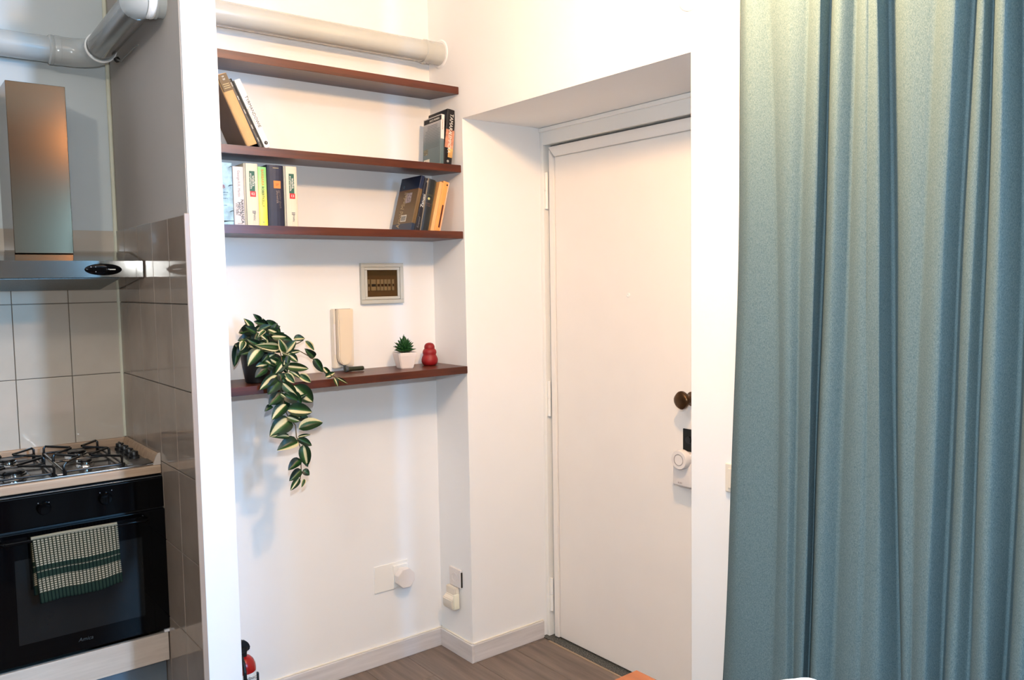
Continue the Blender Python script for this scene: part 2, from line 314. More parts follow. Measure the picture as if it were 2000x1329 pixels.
LEAVES = [(-0.828, -0.15, 1.38, -0.86, -0.162, 1.426, 0.42, 1), (-0.786, -0.12, 1.409, -0.814, -0.132, 1.438, 0.4, 0), (-0.807, -0.13, 1.386, -0.873, -0.142, 1.379, 0.6, 0), (-0.827, -0.15, 1.359, -0.881, -0.162, 1.357, 0.6, 0), (-0.874, -0.14, 1.348, -0.897, -0.152, 1.265, 0.3, 0), (-0.776, -0.13, 1.403, -0.816, -0.142, 1.413, 0.5, 0), (-0.765, -0.12, 1.394, -0.785, -0.132, 1.422, 0.4, 0), (-0.774, -0.11, 1.41, -0.713, -0.122, 1.373, 0.4, 0), (-0.79, -0.19, 1.387, -0.755, -0.202, 1.37, 0.5, 1), (-0.8, -0.19, 1.385, -0.83, -0.202, 1.366, 0.35, 2), (-0.757, -0.14, 1.384, -0.731, -0.152, 1.394, 0.5, 0), (-0.751, -0.235, 1.308, -0.776, -0.247, 1.354, 0.42, 2), (-0.749, -0.23, 1.307, -0.715, -0.242, 1.349, 0.5, 3), (-0.762, -0.22, 1.324, -0.846, -0.232, 1.338, 0.28, 2), (-0.767, -0.2, 1.316, -0.82, -0.212, 1.32, 0.3, 2), (-0.827, -0.215, 1.324, -0.879, -0.227, 1.277, 0.55, 3), (-0.786, -0.17, 1.36, -0.698, -0.182, 1.342, 0.4, 0), (-0.746, -0.24, 1.304, -0.713, -0.252, 1.275, 0.5, 1), (-0.745, -0.24, 1.304, -0.703, -0.252, 1.312, 0.3, 1), (-0.701, -0.19, 1.351, -0.664, -0.202, 1.352, 0.55, 3), (-0.658, -0.19, 1.341, -0.631, -0.202, 1.306, 0.4, 2), (-0.624, -0.19, 1.28, -0.663, -0.202, 1.312, 0.45, 0), (-0.634, -0.2, 1.278, -0.607, -0.212, 1.228, 0.42, 0), (-0.604, -0.21, 1.246, -0.58, -0.222, 1.213, 0.4, 3), (-0.602, -0.22, 1.212, -0.57, -0.232, 1.226, 0.5, 3), (-0.583, -0.25, 1.21, -0.574, -0.262, 1.179, 0.4, 1), (-0.573, -0.25, 1.21, -0.537, -0.262, 1.186, 0.2, 1), (-0.767, -0.235, 1.267, -0.751, -0.247, 1.284, 0.4, 1), (-0.759, -0.24, 1.264, -0.675, -0.252, 1.249, 0.3, 1), (-0.747, -0.2, 1.28, -0.814, -0.212, 1.278, 0.6, 0), (-0.756, -0.22, 1.261, -0.808, -0.232, 1.232, 0.45, 0), (-0.745, -0.245, 1.247, -0.707, -0.257, 1.222, 0.42, 1), (-0.761, -0.25, 1.24, -0.733, -0.262, 1.206, 0.5, 2), (-0.71, -0.245, 1.231, -0.67, -0.257, 1.203, 0.45, 2), (-0.784, -0.24, 1.234, -0.851, -0.252, 1.194, 0.4, 3), (-0.781, -0.25, 1.221, -0.827, -0.262, 1.18, 0.6, 0), (-0.775, -0.26, 1.21, -0.73, -0.272, 1.161, 0.45, 1), (-0.732, -0.255, 1.197, -0.668, -0.267, 1.132, 0.5, 3), (-0.782, -0.262, 1.176, -0.831, -0.274, 1.143, 0.6, 0), (-0.777, -0.262, 1.17, -0.721, -0.274, 1.142, 0.5, 0), (-0.788, -0.27, 1.176, -0.774, -0.282, 1.163, 0.5, 1), (-0.831, -0.16, 1.349, -0.87, -0.172, 1.344, 0.5, 0), (-0.82, -0.17, 1.378, -0.84, -0.182, 1.34, 0.6, 0), (-0.788, -0.2, 1.346, -0.762, -0.212, 1.306, 0.6, 0), (-0.772, -0.21, 1.296, -0.79, -0.222, 1.241, 0.6, 0), (-0.82, -0.19, 1.376, -0.799, -0.202, 1.352, 0.5, 3), (-0.756, -0.15, 1.355, -0.722, -0.162, 1.372, 0.4, 0), (-0.854, -0.15, 1.342, -0.888, -0.162, 1.306, 0.5, 0), (-0.783, -0.245, 1.242, -0.763, -0.257, 1.202, 0.5, 0), (-0.866, -0.17, 1.352, -0.885, -0.182, 1.322, 0.5, 2), (-0.768, -0.268, 1.138, -0.825, -0.28, 1.095, 0.5, 3), (-0.814, -0.26, 1.138, -0.844, -0.272, 1.126, 0.5, 0), (-0.776, -0.26, 1.17, -0.83, -0.272, 1.145, 0.6, 0), (-0.768, -0.27, 1.121, -0.677, -0.282, 1.106, 0.42, 3), (-0.767, -0.268, 1.096, -0.727, -0.28, 1.077, 0.5, 1), (-0.754, -0.266, 1.087, -0.831, -0.278, 1.043, 0.6, 3), (-0.762, -0.27, 1.028, -0.831, -0.282, 1.04, 0.25, 3), (-0.729, -0.27, 1.052, -0.643, -0.282, 1.07, 0.42, 4), (-0.733, -0.268, 1.022, -0.69, -0.28, 1.028, 0.22, 1), (-0.731, -0.27, 1.011, -0.808, -0.282, 0.997, 0.5, 4), (-0.734, -0.267, 1.017, -0.686, -0.279, 0.989, 0.4, 0), (-0.714, -0.27, 0.995, -0.708, -0.282, 0.919, 0.45, 1), (-0.725, -0.268, 0.947, -0.775, -0.28, 0.919, 0.5, 0), (-0.71, -0.266, 0.94, -0.704, -0.278, 0.918, 0.5, 0), (-0.724, -0.268, 0.911, -0.772, -0.28, 0.881, 0.45, 0), (-0.718, -0.266, 0.907, -0.698, -0.278, 0.889, 0.7, 0), (-0.732, -0.268, 0.882, -0.769, -0.28, 0.848, 0.4, 1), (-0.713, -0.268, 0.876, -0.729, -0.28, 0.853, 0.4, 2), (-0.741, -0.258, 1.178, -0.716, -0.27, 1.133, 0.5, 0), (-0.728, -0.258, 1.149, -0.692, -0.27, 1.166, 0.3, 0)]
STEMS = [[(-0.771, -0.14, 1.302), (-0.756, -0.2, 1.315), (-0.762, -0.235, 1.268), (-0.778, -0.25, 1.231), (-0.777, -0.262, 1.168)], [(-0.777, -0.262, 1.174), (-0.773, -0.262, 1.122), (-0.76, -0.262, 1.093), (-0.737, -0.264, 1.063), (-0.735, -0.264, 1.024), (-0.723, -0.264, 0.987), (-0.722, -0.264, 0.908), (-0.727, -0.264, 0.876)], [(-0.727, -0.17, 1.317), (-0.686, -0.19, 1.31), (-0.638, -0.195, 1.28), (-0.606, -0.205, 1.232), (-0.571, -0.245, 1.208)], [(-0.746, -0.15, 1.341), (-0.703, -0.18, 1.327), (-0.685, -0.19, 1.334), (-0.665, -0.19, 1.344)]]

# ------------------------------------------------------------------ door in the recess
d1 = struct('door_1', MB().box((D+.006, -1.16, .006), (D+.046, -.262, 2.085)), door_m, org=(D, -.7, 0))
d1.location = (D, -.7, 0)
def dpart(name, mb, mat, smooth=False): return mb.build(name, mat, d1, smooth, org=(D, -.7, 0))
# raised casing strips on the leaf, mitred at the top left with an open joint
dpart('edge_strip', MB().prism([(D-.008, -.264, .006), (D-.008, -.291, .006), (D-.008, -.293, 2.040), (D-.008, -.264, 2.078)], (.016, 0, 0), .002), door_m)
dpart('edge_strip', MB().prism([(D-.008, -.260, 2.088), (D-.008, -.297, 2.046), (D-.008, -1.16, 2.046), (D-.008, -1.16, 2.088)], (.016, 0, 0), .002), door_m)
dpart('door_leaf_panel', MB().box((D, -1.125, .008), (D+.012, -.2945, 2.043), .0015), door_m)
for z0, z1 in ((1.832, 1.988), (.96, 1.116), (.112, .262)):
    m = (z0+z1)/2
    dpart('hinge', MB().lathe([(0, 0), (.0075, .003), (.0075, m-z0-.0012), (.004, m-z0-.001), (.004, m-z0+.001), (.0075, m-z0+.0012), (.0075, z1-z0-.003), (0, z1-z0)], (D-.010, -.252, z0), n=16), white_gloss, True)
struct('trim_6', MB().box((D-.022, -.2455, 0), (D+.05, RA, H-.001), .002).box((D-.020, -1.348, 2.097), (D+.05, RA, H-.001), .003)
       .box((D-.030, -1.348, 2.150), (D-.019, RA-.0, 2.167), .003).box((D-.022, RB, 0), (D+.05, -1.175, H-.001), .002), white_gloss)
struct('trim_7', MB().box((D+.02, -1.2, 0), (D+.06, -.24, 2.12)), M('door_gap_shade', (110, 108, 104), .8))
# knob
K = (D, -1.009-.0, 1.108)
kn = dpart('door_knob', MB().lathe([(.0, 0), (.026, 0), (.026, .004), (.017, .010), (.0125, .020), (.0125, .036), (.018, .042), (0, .042)], (D, -1.012, 1.112), (-1, 0, 0)), bronze, True)
t = bmesh.new(); bmesh.ops.create_uvsphere(t, u_segments=28, v_segments=18, radius=1)
for v in t.verts:                                   # a cushion-shaped head, squarish from the front
    a = abs(v.co.y)**3+abs(v.co.z)**3; k = 1/max(.55, a**(1/3)) if a else 1
    rr = math.hypot(v.co.y, v.co.z)
    v.co.y *= 1+(min(k, 1.18)-1)*rr; v.co.z *= 1+(min(k, 1.18)-1)*rr
mk = Matrix.Translation((D-.058, -1.012, 1.113)) @ Matrix.Rotation(.7, 4, 'X') @ Matrix.Diagonal((.0165, .029, .029, 1))
dpart('knob_head', MB().add(t, mk), bronze, True)
dpart('lock_plate', MB().box((D-.006, -1.03, .855), (D, -.972, 1.003), .002), M('dark_lock_plate', (34, 36, 34), .35, metal=.6, var=.3, sc=40))
dpart('lock_cylinder', MB().lathe([(0, 0), (.012, 0), (.012, .007), (0, .007)], (D-.005, -1.0, .965), (-1, 0, 0)), black_m, True)
dpart('peephole', MB().lathe([(0, 0), (.009, 0), (.009, .002), (.005, .004), (.0045, .002), (0, .002)], (D, -.707, 1.476), (-1, 0, 0), 20), white_gloss, True)
# motorised lock body (its own device clamped over the lower lock)
sl = thing('smart_lock', 'white motorised lock with round turn knob clamped on the door below the bronze knob', 'lock', (D, -.99, .80))
MB().box((D-.052, -1.046, .806), (D-.007, -.964, .925), .006, 3).build('lock_body', white_pl, sl, True)
lk = MB().lathe([(0, 0), (.034, 0), (.034, .022), (.032, .026), (.020, .026), (.0195, .0245), (.018, .0245), (.0175, .026), (0, .0265)], (D-.050, -1.012, .905), (-1, 0, 0), 40).build('turn_knob', white_pl, sl, True)
MB().lathe([(.0188, 0), (.0205, 0), (.0205, .0006), (.0188, .0006), (.0188, 0)], (D-.0762, -1.012, .905), (-1, 0, 0), 40).build('light_ring', M('ring_grey', (150, 145, 145), .4), lk, org=sl['_o'])
text(sl, 'NUKI', .008, (D-.0522, -.998, .818), (0, -1, 0), (0, 0, 1), M('grey_print', (150, 140, 145), .5))

# ------------------------------------------------------------------ niche shelves
def shelf(z, yf, label, tilt=0):
    t = thing('wall_shelf', label, 'shelf', (PX, 0, z), 'dark mahogany niche shelves')
    mb = MB(); th = .028; L = -PX
    mb.prism([(PX, yf, z), (PX, 0, z+tilt), (PX, 0, z-th+tilt), (PX, yf, z-th)], (L-.001, 0, 0), .0012)
    mb.build('board', walnut, t)
    return t
shelf(2.290, -.209, 'topmost mahogany shelf, empty, just below the white pipe', .016)
shelf(1.990, -.215, 'mahogany shelf holding the white TYRMANDOWIE book, second from top', .010)
shelf(1.7335, -.220, 'mahogany shelf holding the upright row of books, third from top')
shelf(1.2045, -.2314, 'lowest mahogany shelf, with the trailing plant and red toy')

# ------------------------------------------------------------------ books
def book(label, x0, z0, th, h, dp, lean, cm, y0=-.195, group=None, round_=.35, tiltx=0, pm=None):
    """spine faces the room; local x = thickness, y = depth, z = height; lean in degrees, + leans right"""
    o = thing('book', label, 'book', (x0, y0, z0), group, rot=(tiltx, math.radians(lean), 0))
    c = .0018; sp = MB(); r = th*round_*.5
    pts = [(0, .006, 0)]; n = 8
    for i in range(n+1):
        a = PI+PI*i/n; pts.append((th/2+(th/2)*math.cos(a), .006+(r+.0001)*math.sin(a), 0))
    pts.append((th, .006, 0))
    outer = [(0, dp, 0)]+pts+[(th, dp, 0)]
    inner = [(th-c, dp, 0), (th-c, .008, 0), (c, .008, 0), (c, dp, 0)]
    uniq = []
    for p in outer+inner:
        if not uniq or (Vector(uniq[-1])-Vector(p)).length > 1e-5: uniq.append(p)
    sp.prism(uniq, (0, 0, h)); local(o, 'cover', sp, cm)
    local(o, 'pages', MB().box((c, .0065, .003), (th-c, dp-.003, h-.003)), pm or pages_m)
    o['th'] = th; o['sy'] = .006-r
    return o
def sptext(b, body, size, z, m, dirn=DOWN, dx=0, **k):
    return text(b, body, size, (b['th']/2+dx, b['sy']-.0006, z), dirn[0], dirn[1], m, **k)
def splabel(b, x0, x1, z0, z1, m, name='spine_label', t=.0005):
    return local(b, name, MB().box((x0, b['sy']-t, z0), (x1, b['sy']+.004, z1)), m)
ink = M('black_ink', (24, 24, 26), .6); wink = M('white_ink', (224, 222, 214), .6); gink = M('grey_ink', (120, 118, 118), .6); cink = M('tan_ink', (176, 160, 120), .6)
LB, LR = 'books leaning left on the second shelf', 'books leaning right on the shelves'
SP = 'upright books in the row on the third shelf'
z2, z3 = 1.9915, 1.7345
# second shelf, left
tan = M('tan_cloth', (196, 158, 108), .8, var=.06, sc=30); taupe = M('taupe_cover', (112, 92, 76), .6, var=.1, sc=12)
b = book('thick tan book with a brown spine label, leaning left against the white pillar', -.838, z2, .036, .238, .15, -22.5, tan, tiltx=-.045)
splabel(b, .002, .034, .182, .236, M('brown_spine_label', (104, 86, 58), .6), t=.0012)
local(b, 'side_cover', MB().box((-.0012, .008, 0), (0, .15, .238)), taupe)
for q, z in enumerate((.228, .219)): text(b, 'W', .009, (.018, b['sy']-.0016, z), (1, 0, 0), (0, 0, 1), wink)
for q in range(3): local(b, 'print_line', MB().box((.007, b['sy']-.0016, .190+q*.0065), (.029, b['sy']-.001, .1925+q*.0065)), cink)
b = book('thin black book leaning left between the tan and the white one', -.797, z2, .0165, .232, .145, -24.5, M('black_cover', (18, 22, 22), .4, var=.15), tiltx=-.045)
for z in (.214, .168, .122, .070, .026): sptext(b, 'eeee', .0075, z, wink)
b = book('white book lettered TYRMANDOWIE, leaning left at the end of its row', -.777, z2, .021, .232, .145, -23.5, M('white_cover', (230, 224, 216), .5, var=.02), tiltx=-.045, round_=.15)
sptext(b, 'TYRMANDOWIE', .0145, .122, ink, dx=.003, sx=1.0)
sptext(b, 'Agata Tuszyńska', .0085, .112, M('faint_pink_ink', (196, 180, 172), .6), dx=-.006)
local(b, 'publisher_mark', MB().lathe([(0, 0), (.0062, 0), (.0062, .0005), (0, .0005)], (.0105, b['sy']-.0002, .016), (0, -1, 0), 20), ink)
text(b, 'i', .009, (.0115, b['sy']-.0009, .016), (1, 0, 0), (0, 0, 1), wink)
# second shelf, right
def grad(name, stops, rough=.35, noisec=None):
    m, nt, bs = nodes(name); bs.inputs['Roughness'].default_value = rough
    tc = nt.nodes.new('ShaderNodeTexCoord'); sp = nt.nodes.new('ShaderNodeSeparateXYZ'); nt.links.new(tc.outputs['Object'], sp.inputs[0])
    mr = nt.nodes.new('ShaderNodeMath'); mr.operation = 'MULTIPLY_ADD'; mr.inputs[1].default_value = 4; mr.inputs[2].default_value = 0
    nt.links.new(sp.outputs[2], mr.inputs[0]); f = mr.outputs[0]
    if noisec:
        a = nt.nodes.new('ShaderNodeMath'); a.operation = 'MULTIPLY_ADD'; a.inputs[1].default_value = noisec
        nt.links.new(noise(nt, coords(nt), 60, 3), a.inputs[0]); nt.links.new(f, a.inputs[2]); f = a.outputs[0]
    nt.links.new(ramp(nt, f, [(p, srgb(c)) for p, c in stops]), bs.inputs['Base Color']); return m
silver = grad('silver_to_teal_print', [(.0, (78, 102, 108)), (.35, (96, 116, 122)), (.6, (158, 162, 166)), (.8, (205, 200, 198))])
b = book('silver-grey paperback showing its back cover, leaning right on the second shelf', -.0835, z2, .016, .194, .13, 4.5, silver, y0=-.198, tiltx=-.045, round_=.1)
local(b, 'title_band', MB().box((-.0006, .002, .172), (.0, .125, .190)), ink)
text(b, 'ALICE MUNRO', .012, (-.0008, .05, .180), (0, -1, 0), (0, 0, 1), wink, sx=.9)
pl = MB(); random.seed(3)
for k in range(15):
    z = .160-k*.0062; a = .012+random.random()*.008 if k > 2 else .03; e = .118-random.random()*.01 if k > 2 else .10
    pl.box((-.0005, a, z), (0, e, z+.0016))
local(b, 'print_lines', pl, M('print_grey', (96, 104, 108), .6))
local(b, 'photo_print', MB().box((-.0007, .095, .050), (0, .122, .072)), M('tiny_photo_print', (110, 108, 90), .5, var=.9, sc=160))
local(b, 'barcode_label', MB().box((-.0007, .082, .012), (0, .122, .032)), M('cream_label', (224, 214, 196), .5))
bc = MB()
for k in range(7): bc.box((-.0010, .106+k*.002, .014), (-.0006, .1072+k*.002, .026))
local(b, 'barcode', bc, ink)
sptext(b, 'Uciekinierka', .008, .155, M('rust_ink', (150, 110, 96), .6))
splabel(b, .0005, .0155, .10, .1935, M('white_spine', (226, 220, 218), .5), t=.0004)
b = book('thick black book with a skin-toned print on its spine, against the niche side wall', -.066, z2, .040, .222, .14, 9.0, M('black_glossy_cover', (16, 15, 18), .3, var=.1), y0=-.190, tiltx=-.045, round_=.15)
splabel(b, .001, .039, .07, .142, M('red_and_skin_print', (190, 130, 104), .5, var=.55, sc=34), 'cover_print')
splabel(b, .018, .039, .034, .070, M('ochre_print', (204, 160, 96), .5, var=.25, sc=40), 'cover_print')
sptext(b, 'TAMARA', .022, .166, wink, sx=.9, shear=.1)
sptext(b, 'ŁEMPICKA', .020, .090, wink, sx=.85, shear=.1)
local(b, 'publisher_mark', MB().lathe([(0, 0), (.005, 0), (.005, .0005), (0, .0005)], (.020, b['sy']-.0002, .018), (0, -1, 0), 20), M('grey_mark', (160, 165, 168), .5))
# third shelf, left row
lightblue = M('pale_blue_mottled_cover', (150, 186, 204), .45, var=.3, sc=40)
b = book('pale blue book with dark branches, first of the upright row beside the pillar', -.9405, z3, .0485, .200, .14, 0, lightblue, round_=.12)
dk_br = M('dark_branch_ink', (46, 62, 66), .6)
for z, x_ in ((.128, .036), (.045, .038), (.188, .040), (.012, .010)):
    local(b, 'branch_print', MB().prism([(x_, b['sy']-.0005, z-.001), (.048, b['sy']-.0005, z), (.048, b['sy']-.0005, z+.0018), (x_+.003, b['sy']-.0005, z+.001), (x_-.004, b['sy']-.0005, z-.005)], (0, .0035, 0)), dk_br)
sptext(b, 'B', .016, .122, M('dark_red_ink', (130, 34, 44), .6), dirn=((1, 0, 0), (0, 0, 1)), dx=-.006)
for k, (tt, z) in enumerate((('KSIĘGA', .104), ('ZIMY', .096), ('TOM I', .084), ('1991', .062))): sptext(b, tt, .006, z, M('slate_ink', (92, 118, 132), .6), dirn=((1, 0, 0), (0, 0, 1)), dx=-.002)
b = book('pale grey book lettered NAWAŁNICA MIECZY, second in the upright row', -.890, z3, .0355, .190, .14, 0, M('pale_grey_cover', (202, 196, 196), .5, var=.03), round_=.15)
sptext(b, 'NAWAŁNICA', .0135, .045, ink, dx=.009, sx=.95)
sptext(b, 'MIECZY', .0145, .052, ink, dx=-.002, sx=.9)
sptext(b, 'STAL I ŚNIEG', .0065, .052, gink, dx=-.010)
sptext(b, 'George R.R. Martin', .011, .135, M('faint_grey_ink', (160, 154, 154), .6), dx=.0)
splabel(b, .010, .026, .004, .0055, gink)
cream = M('cream_cloth', (208, 202, 182), .65, var=.03, sc=20)
grn = M('dark_green_label', (20, 84, 66), .5, var=.05); redl = M('red_label', (206, 30, 36), .5)
def encyc(x, no, label):
    b = book(label, x, z3, .0475, .203, .15, 0, cream, group=None, round_=.3)
    splabel(b, .016, .034, .112, .178, grn); splabel(b, .017, .036, .094, .112, redl)
    text(b, 'wielka', .014, (.029, b['sy']-.0009, .146), *DOWN, wink, sx=1.0)
    text(b, 'encyklopedia', .0100, (.021, b['sy']-.0009, .145), *DOWN, wink, sx=.98)
    text(b, no, .012, (.0265, b['sy']-.0009, .103), (1, 0, 0), (0, 0, 1), wink)
    splabel(b, .022, .034, .045, .048, gink); splabel(b, .022, .034, .040, .043, gink)
    text(b, 'PWN', .010, (.028, b['sy']-.0009, .028), *DOWN, gink)
    local(b, 'hinge_groove', MB().box((.0035, b['sy']+.001, 0), (.0048, b['sy']+.006, .203)), gink)
    return b
encyc(-.8535, '02', 'cream encyclopedia volume with red 02, between grey and green-yellow books')
gy = grad('green_to_yellow_print', [(.0, (240, 226, 60)), (.30, (232, 224, 84)), (.50, (168, 204, 110)), (.75, (122, 186, 104)), (1, (96, 176, 112))])
b = book('slim paperback fading from green to yellow, fourth in the upright row', -.8055, z3, .0285, .195, .13, 0, gy, round_=.1)
sptext(b, 'BARBARA', .0125, .160, M('orange_ink', (214, 120, 40), .6)); sptext(b, 'ROBERT', .0115, .112, ink, sx=.85); sptext(b, 'KELLY', .0115, .078, M('olive_ink', (110, 110, 40), .6))
local(b, 'publisher_mark', MB().lathe([(0, 0), (.002, 0), (.002, .0005), (0, .0005)], (.014, b['sy']-.0001, .012), (0, -1, 0), 12), gink)
b = book('thick navy book with an orange square on its spine, fifth in the upright row', -.7765, z3, .058, .203, .15, 0, M('navy_cloth', (20, 26, 50), .5, var=.15, sc=30), round_=.3)
splabel(b, .021, .045, .126, .151, M('orange_square', (222, 126, 46), .5)); text(b, 'SP', .012, (.033, b['sy']-.0009, .138), (1, 0, 0), (0, 0, 1), M('brown_ink', (150, 76, 26), .6))
splabel(b, .020, .040, .1925, .1945, cink)
sptext(b, 'Słownik', .014, .098, M('dull_gold_ink', (130, 116, 108), .6), dx=.004); sptext(b, 'wyrazów obcych', .009, .090, M('dull_gold_ink2', (110, 96, 88), .6), dx=.013)
encyc(-.7165, '13', 'cream encyclopedia volume with green label at the right end of the upright row')
# third shelf, right
bb_ = grad('navy_and_bronze_print', [(.0, (22, 44, 72)), (.119, (22, 44, 72)), (.120, (100, 80, 50)), (.62, (106, 82, 50)), (.66, (104, 72, 40)), (.662, (12, 26, 54)), (1, (10, 22, 50))], .3)
b = book('large navy and bronze book leaning right, its back cover showing a white barcode', -.2235, z3, .016, .216, .15, 15.0, bb_, y0=-.197, round_=.1)
random.seed(5)
text(b, 'Arnold Mindell', .038, (-.0006, .098, .085), (0, -.12, 1), (0, 1, .12), M('pale_gold_ink', (176, 158, 122), .5), sx=.62, name='lettering')
text(b, 'O', .014, (-.0006, .118, .178), (0, -1, 0), (0, 0, 1), M('pale_blue_ink', (90, 132, 156), .5))
local(b, 'photo_print', MB().box((-.0006, .048, .112), (0, .092, .152)), M('small_photo_print', (150, 140, 146), .5, var=.7, sc=120))
local(b, 'barcode_label', MB().box((-.0006, .056, .038), (0, .096, .064)), wink)
bc = MB()
for k in range(11): bc.box((-.0009, .060+k*.003, .041), (-.0004, .0612+k*.003, .060))
local(b, 'barcode', bc, ink)
b = book('black book lettered white leaning right, beside the navy and bronze book', -.2035, z3, .0185, .208, .145, 15.2, M('black_violet_cover', (22, 18, 26), .35, var=.2, sc=30), round_=.12)
sptext(b, 'Zanussi', .017, .150-.03, wink, dirn=UPW, sx=1.0); sptext(b, 'Krzysztof', .011, .035, gink, dirn=UPW); sptext(b, 'W', .008, .196, wink)
b = book('thick black book with a small yellow emblem on its spine, leaning right', -.1835, z3, .0375, .204, .145, 12.2, M('black_green_cover', (22, 26, 24), .4, var=.3, sc=20), round_=.3)
local(b, 'emblem', MB().lathe([(0, 0), (.005, 0), (.005, .0006), (0, .0006)], (.017, b['sy']-.0002, .128), (0, -1, 0), 20), M('pale_yellow_emblem', (190, 188, 120), .5))
for z in (.143, .139): splabel(b, .006, .032, z, z+.002, M('olive_rule', (70, 70, 50), .6))
for tt, z in (('DZIEŁA', .108), ('TOM', .100)): text(b, tt, .008, (.019, b['sy']-.0008, z), (1, 0, 0), (0, 0, 1), M('dim_red_ink', (98, 70, 62), .6))
b = book('slim dark olive book squeezed between the emblem book and the orange ones', -.1455, z3, .0115, .199, .125, 13.0, M('dark_olive_cover', (74, 78, 62), .4, var=.1), y0=-.180, round_=.1)
orange = M('pale_orange_cover', (226, 172, 112), .5, var=.05); orange2 = M('orange_cover', (228, 156, 84), .5, var=.08, sc=20)
b = book('slim pale orange book leaning right, left of the other orange book', -.1325, z3, .0155, .196, .13, 14.2, orange, round_=.1)
b = book('orange book with a dark bar on its spine, rightmost on the third shelf', -.1155, z3, .0285, .200, .13, 14.2, orange2, round_=.12)
splabel(b, .013, .0195, .018, .108, M('maroon_bar', (70, 22, 20), .5)); splabel(b, .023, .0265, .0, .2, M('pink_edge_stripe', (226, 190, 168), .5), 'edge_stripe')
local(b, 'publisher_mark', MB().lathe([(0, 0), (.0032, 0), (.0032, .0006), (0, .0006)], (.018, b['sy']-.0002, .188), (0, -1, 0), 14), ink)

# ------------------------------------------------------------------ pipes
PY, PZ = -.085, 2.441
t = thing('heating_pipe', 'white painted pipe running high across the niche into the right wall', 'pipe', (-.47, PY, PZ))
MB().cyl((PX+.001, PY, PZ), (-.07, PY, PZ+.001), .041, 40).build('pipe_run', pipe_m, t, True)
MB().lathe([(.041, 0), (.0455, .004), (.0455, .014), (.0435, .018), (.044, .082), (0, .082)], (-.085, PY, PZ), (1, 0, 0), 40).build('sleeve', pipe_m, t, True)
MB().lathe([(.044, 0), (.056, 0), (.052, .004), (.044, .004)], (-.0005, PY, PZ), (-1, 0, 0), 40).build('plaster_collar', plaster, t, True)
AX = KX-.054
t = thing('stove_pipe', 'grey flue pipe with elbows turning the kitchen corner near the ceiling', 'pipe', (AX, .25, 2.42))
zk = 2.413
MB().cyl((KX+.02, PY, PZ-.004), (AX-.005, PY, PZ-.004), .046, 40).build('wall_stub', pipe_m, t, True)
el = [(AX+.03, PY, PZ-.006)]+[(AX+.03-.05*math.sin(a), PY+.05-.05*math.cos(a), PZ-.006) for a in [PI/2*k/8 for k in range(1, 9)]]
MB().tube(el, .049, 32).build('elbow', pipe_m, t, True)
MB().tube([(AX-.018, PY+.045, PZ-.008), (AX-.018, YK-.16, zk+.002)], .048, 40).build('pipe_run', M('shaded_pipe_grey', (150, 148, 144), .2, metal=.55, var=.04), t, True)  # light grey pipe, its shade and gloss put into a darker, steely colour
MB().lathe([(.048, 0), (.0515, .004), (.053, .01), (.0515, .014), (.053, .018), (.0505, .024), (.048, .026)], (AX+.022, PY, PZ-.005), (-1, .0, 0), 40).build('collar', white_gloss, t, True)
el = [(AX-.018, YK-.20, zk)]+[(AX-.018-.09+.09*math.cos(a), YK-.16+.09*math.sin(a)*1.0, zk) for a in [PI/2*k/8 for k in range(0, 9)]]+[(AX-.15, YK-.07, zk)]
MB().tube(el, .0515, 32).build('elbow', pipe_m, t, True)
MB().lathe([(.050, 0), (.0545, .003), (.0545, .009), (.050, .012)], (AX-.018, YK-.205, zk), (0, 1, 0), 40).build('collar', white_gloss, t, True)
MB().lathe([(.047, 0), (.053, .002), (.053, .018), (.051, .022), (.053, .026), (.053, .035), (.047, .04)], (AX-.13, YK-.07, zk), (-1, 0, 0), 40).build('collar', pipe_m, t, True)
MB().cyl((AX-.14, YK-.07, zk), (-3.55, YK-.07, zk), .0465, 40).build('pipe_run', pipe_m, t, True)
MB().tube([(AX+.022, .425, 2.372), (AX+.036, .40, 2.360), (AX+.040, .37, 2.368), (AX+.044, .33, 2.372), (KX-.006, .27, 2.380), (KX-.004, .22, 2.380)], .0028, 8).build('hanger_wire', M('hanger_metal', (150, 146, 138), .4, metal=.4), t)
MB().lathe([(0, 0), (.009, .002), (.011, .010), (.008, .018), (0, .02)], (AX+.022, .425, 2.378), (.5, 0, -.87), 14).build('clamp_screw', M('dark_clamp_metal', (48, 46, 42), .5, metal=.5), t, True)

# ------------------------------------------------------------------ fuse box, intercom, sockets
t = thing('fuse_box', 'grey wall fuse box with a smoked window showing breakers', 'fuse box', (-.248, 0, 1.536))
def frame(mb, x0, x1, z0, z1, wdt, y0, y1, bev=.0015):
    mb.box((x0, y0, z1-wdt), (x1, y1, z1), bev).box((x0, y0, z0), (x1, y1, z0+wdt), bev)
    return mb.box((x0, y0, z0+wdt), (x0+wdt, y1, z1-wdt), bev).box((x1-wdt, y0, z0+wdt), (x1, y1, z1-wdt), bev)
frame(MB(), -.342, -.153, 1.457, 1.616, .0155, -.016, 0).build('outer_frame', grey_pl, t)
dd = frame(MB(), -.3255, -.1695, 1.4735, 1.5995, .011, -.014, -.004).build('hatch', grey_pl, t)
MB().box((-.326, -.0035, 1.473), (-.169, -.0005, 1.600)).build('back_plate', M('box_interior', (120, 104, 84), .6), t)
m, nt, bs = nodes('smoked_window')
tr = nt.nodes.new('ShaderNodeBsdfTransparent'); tr.inputs[0].default_value = (.86, .78, .66, 1); bs.inputs['Base Color'].default_value = (.05, .04, .03, 1); bs.inputs['Roughness'].default_value = .08
mxs = nt.nodes.new('ShaderNodeMixShader'); mxs.inputs[0].default_value = .10; nt.links.new(tr.outputs[0], mxs.inputs[1]); nt.links.new(bs.outputs[0], mxs.inputs[2]); nt.links.new(mxs.outputs[0], nt.nodes['Material Output'].inputs[0])
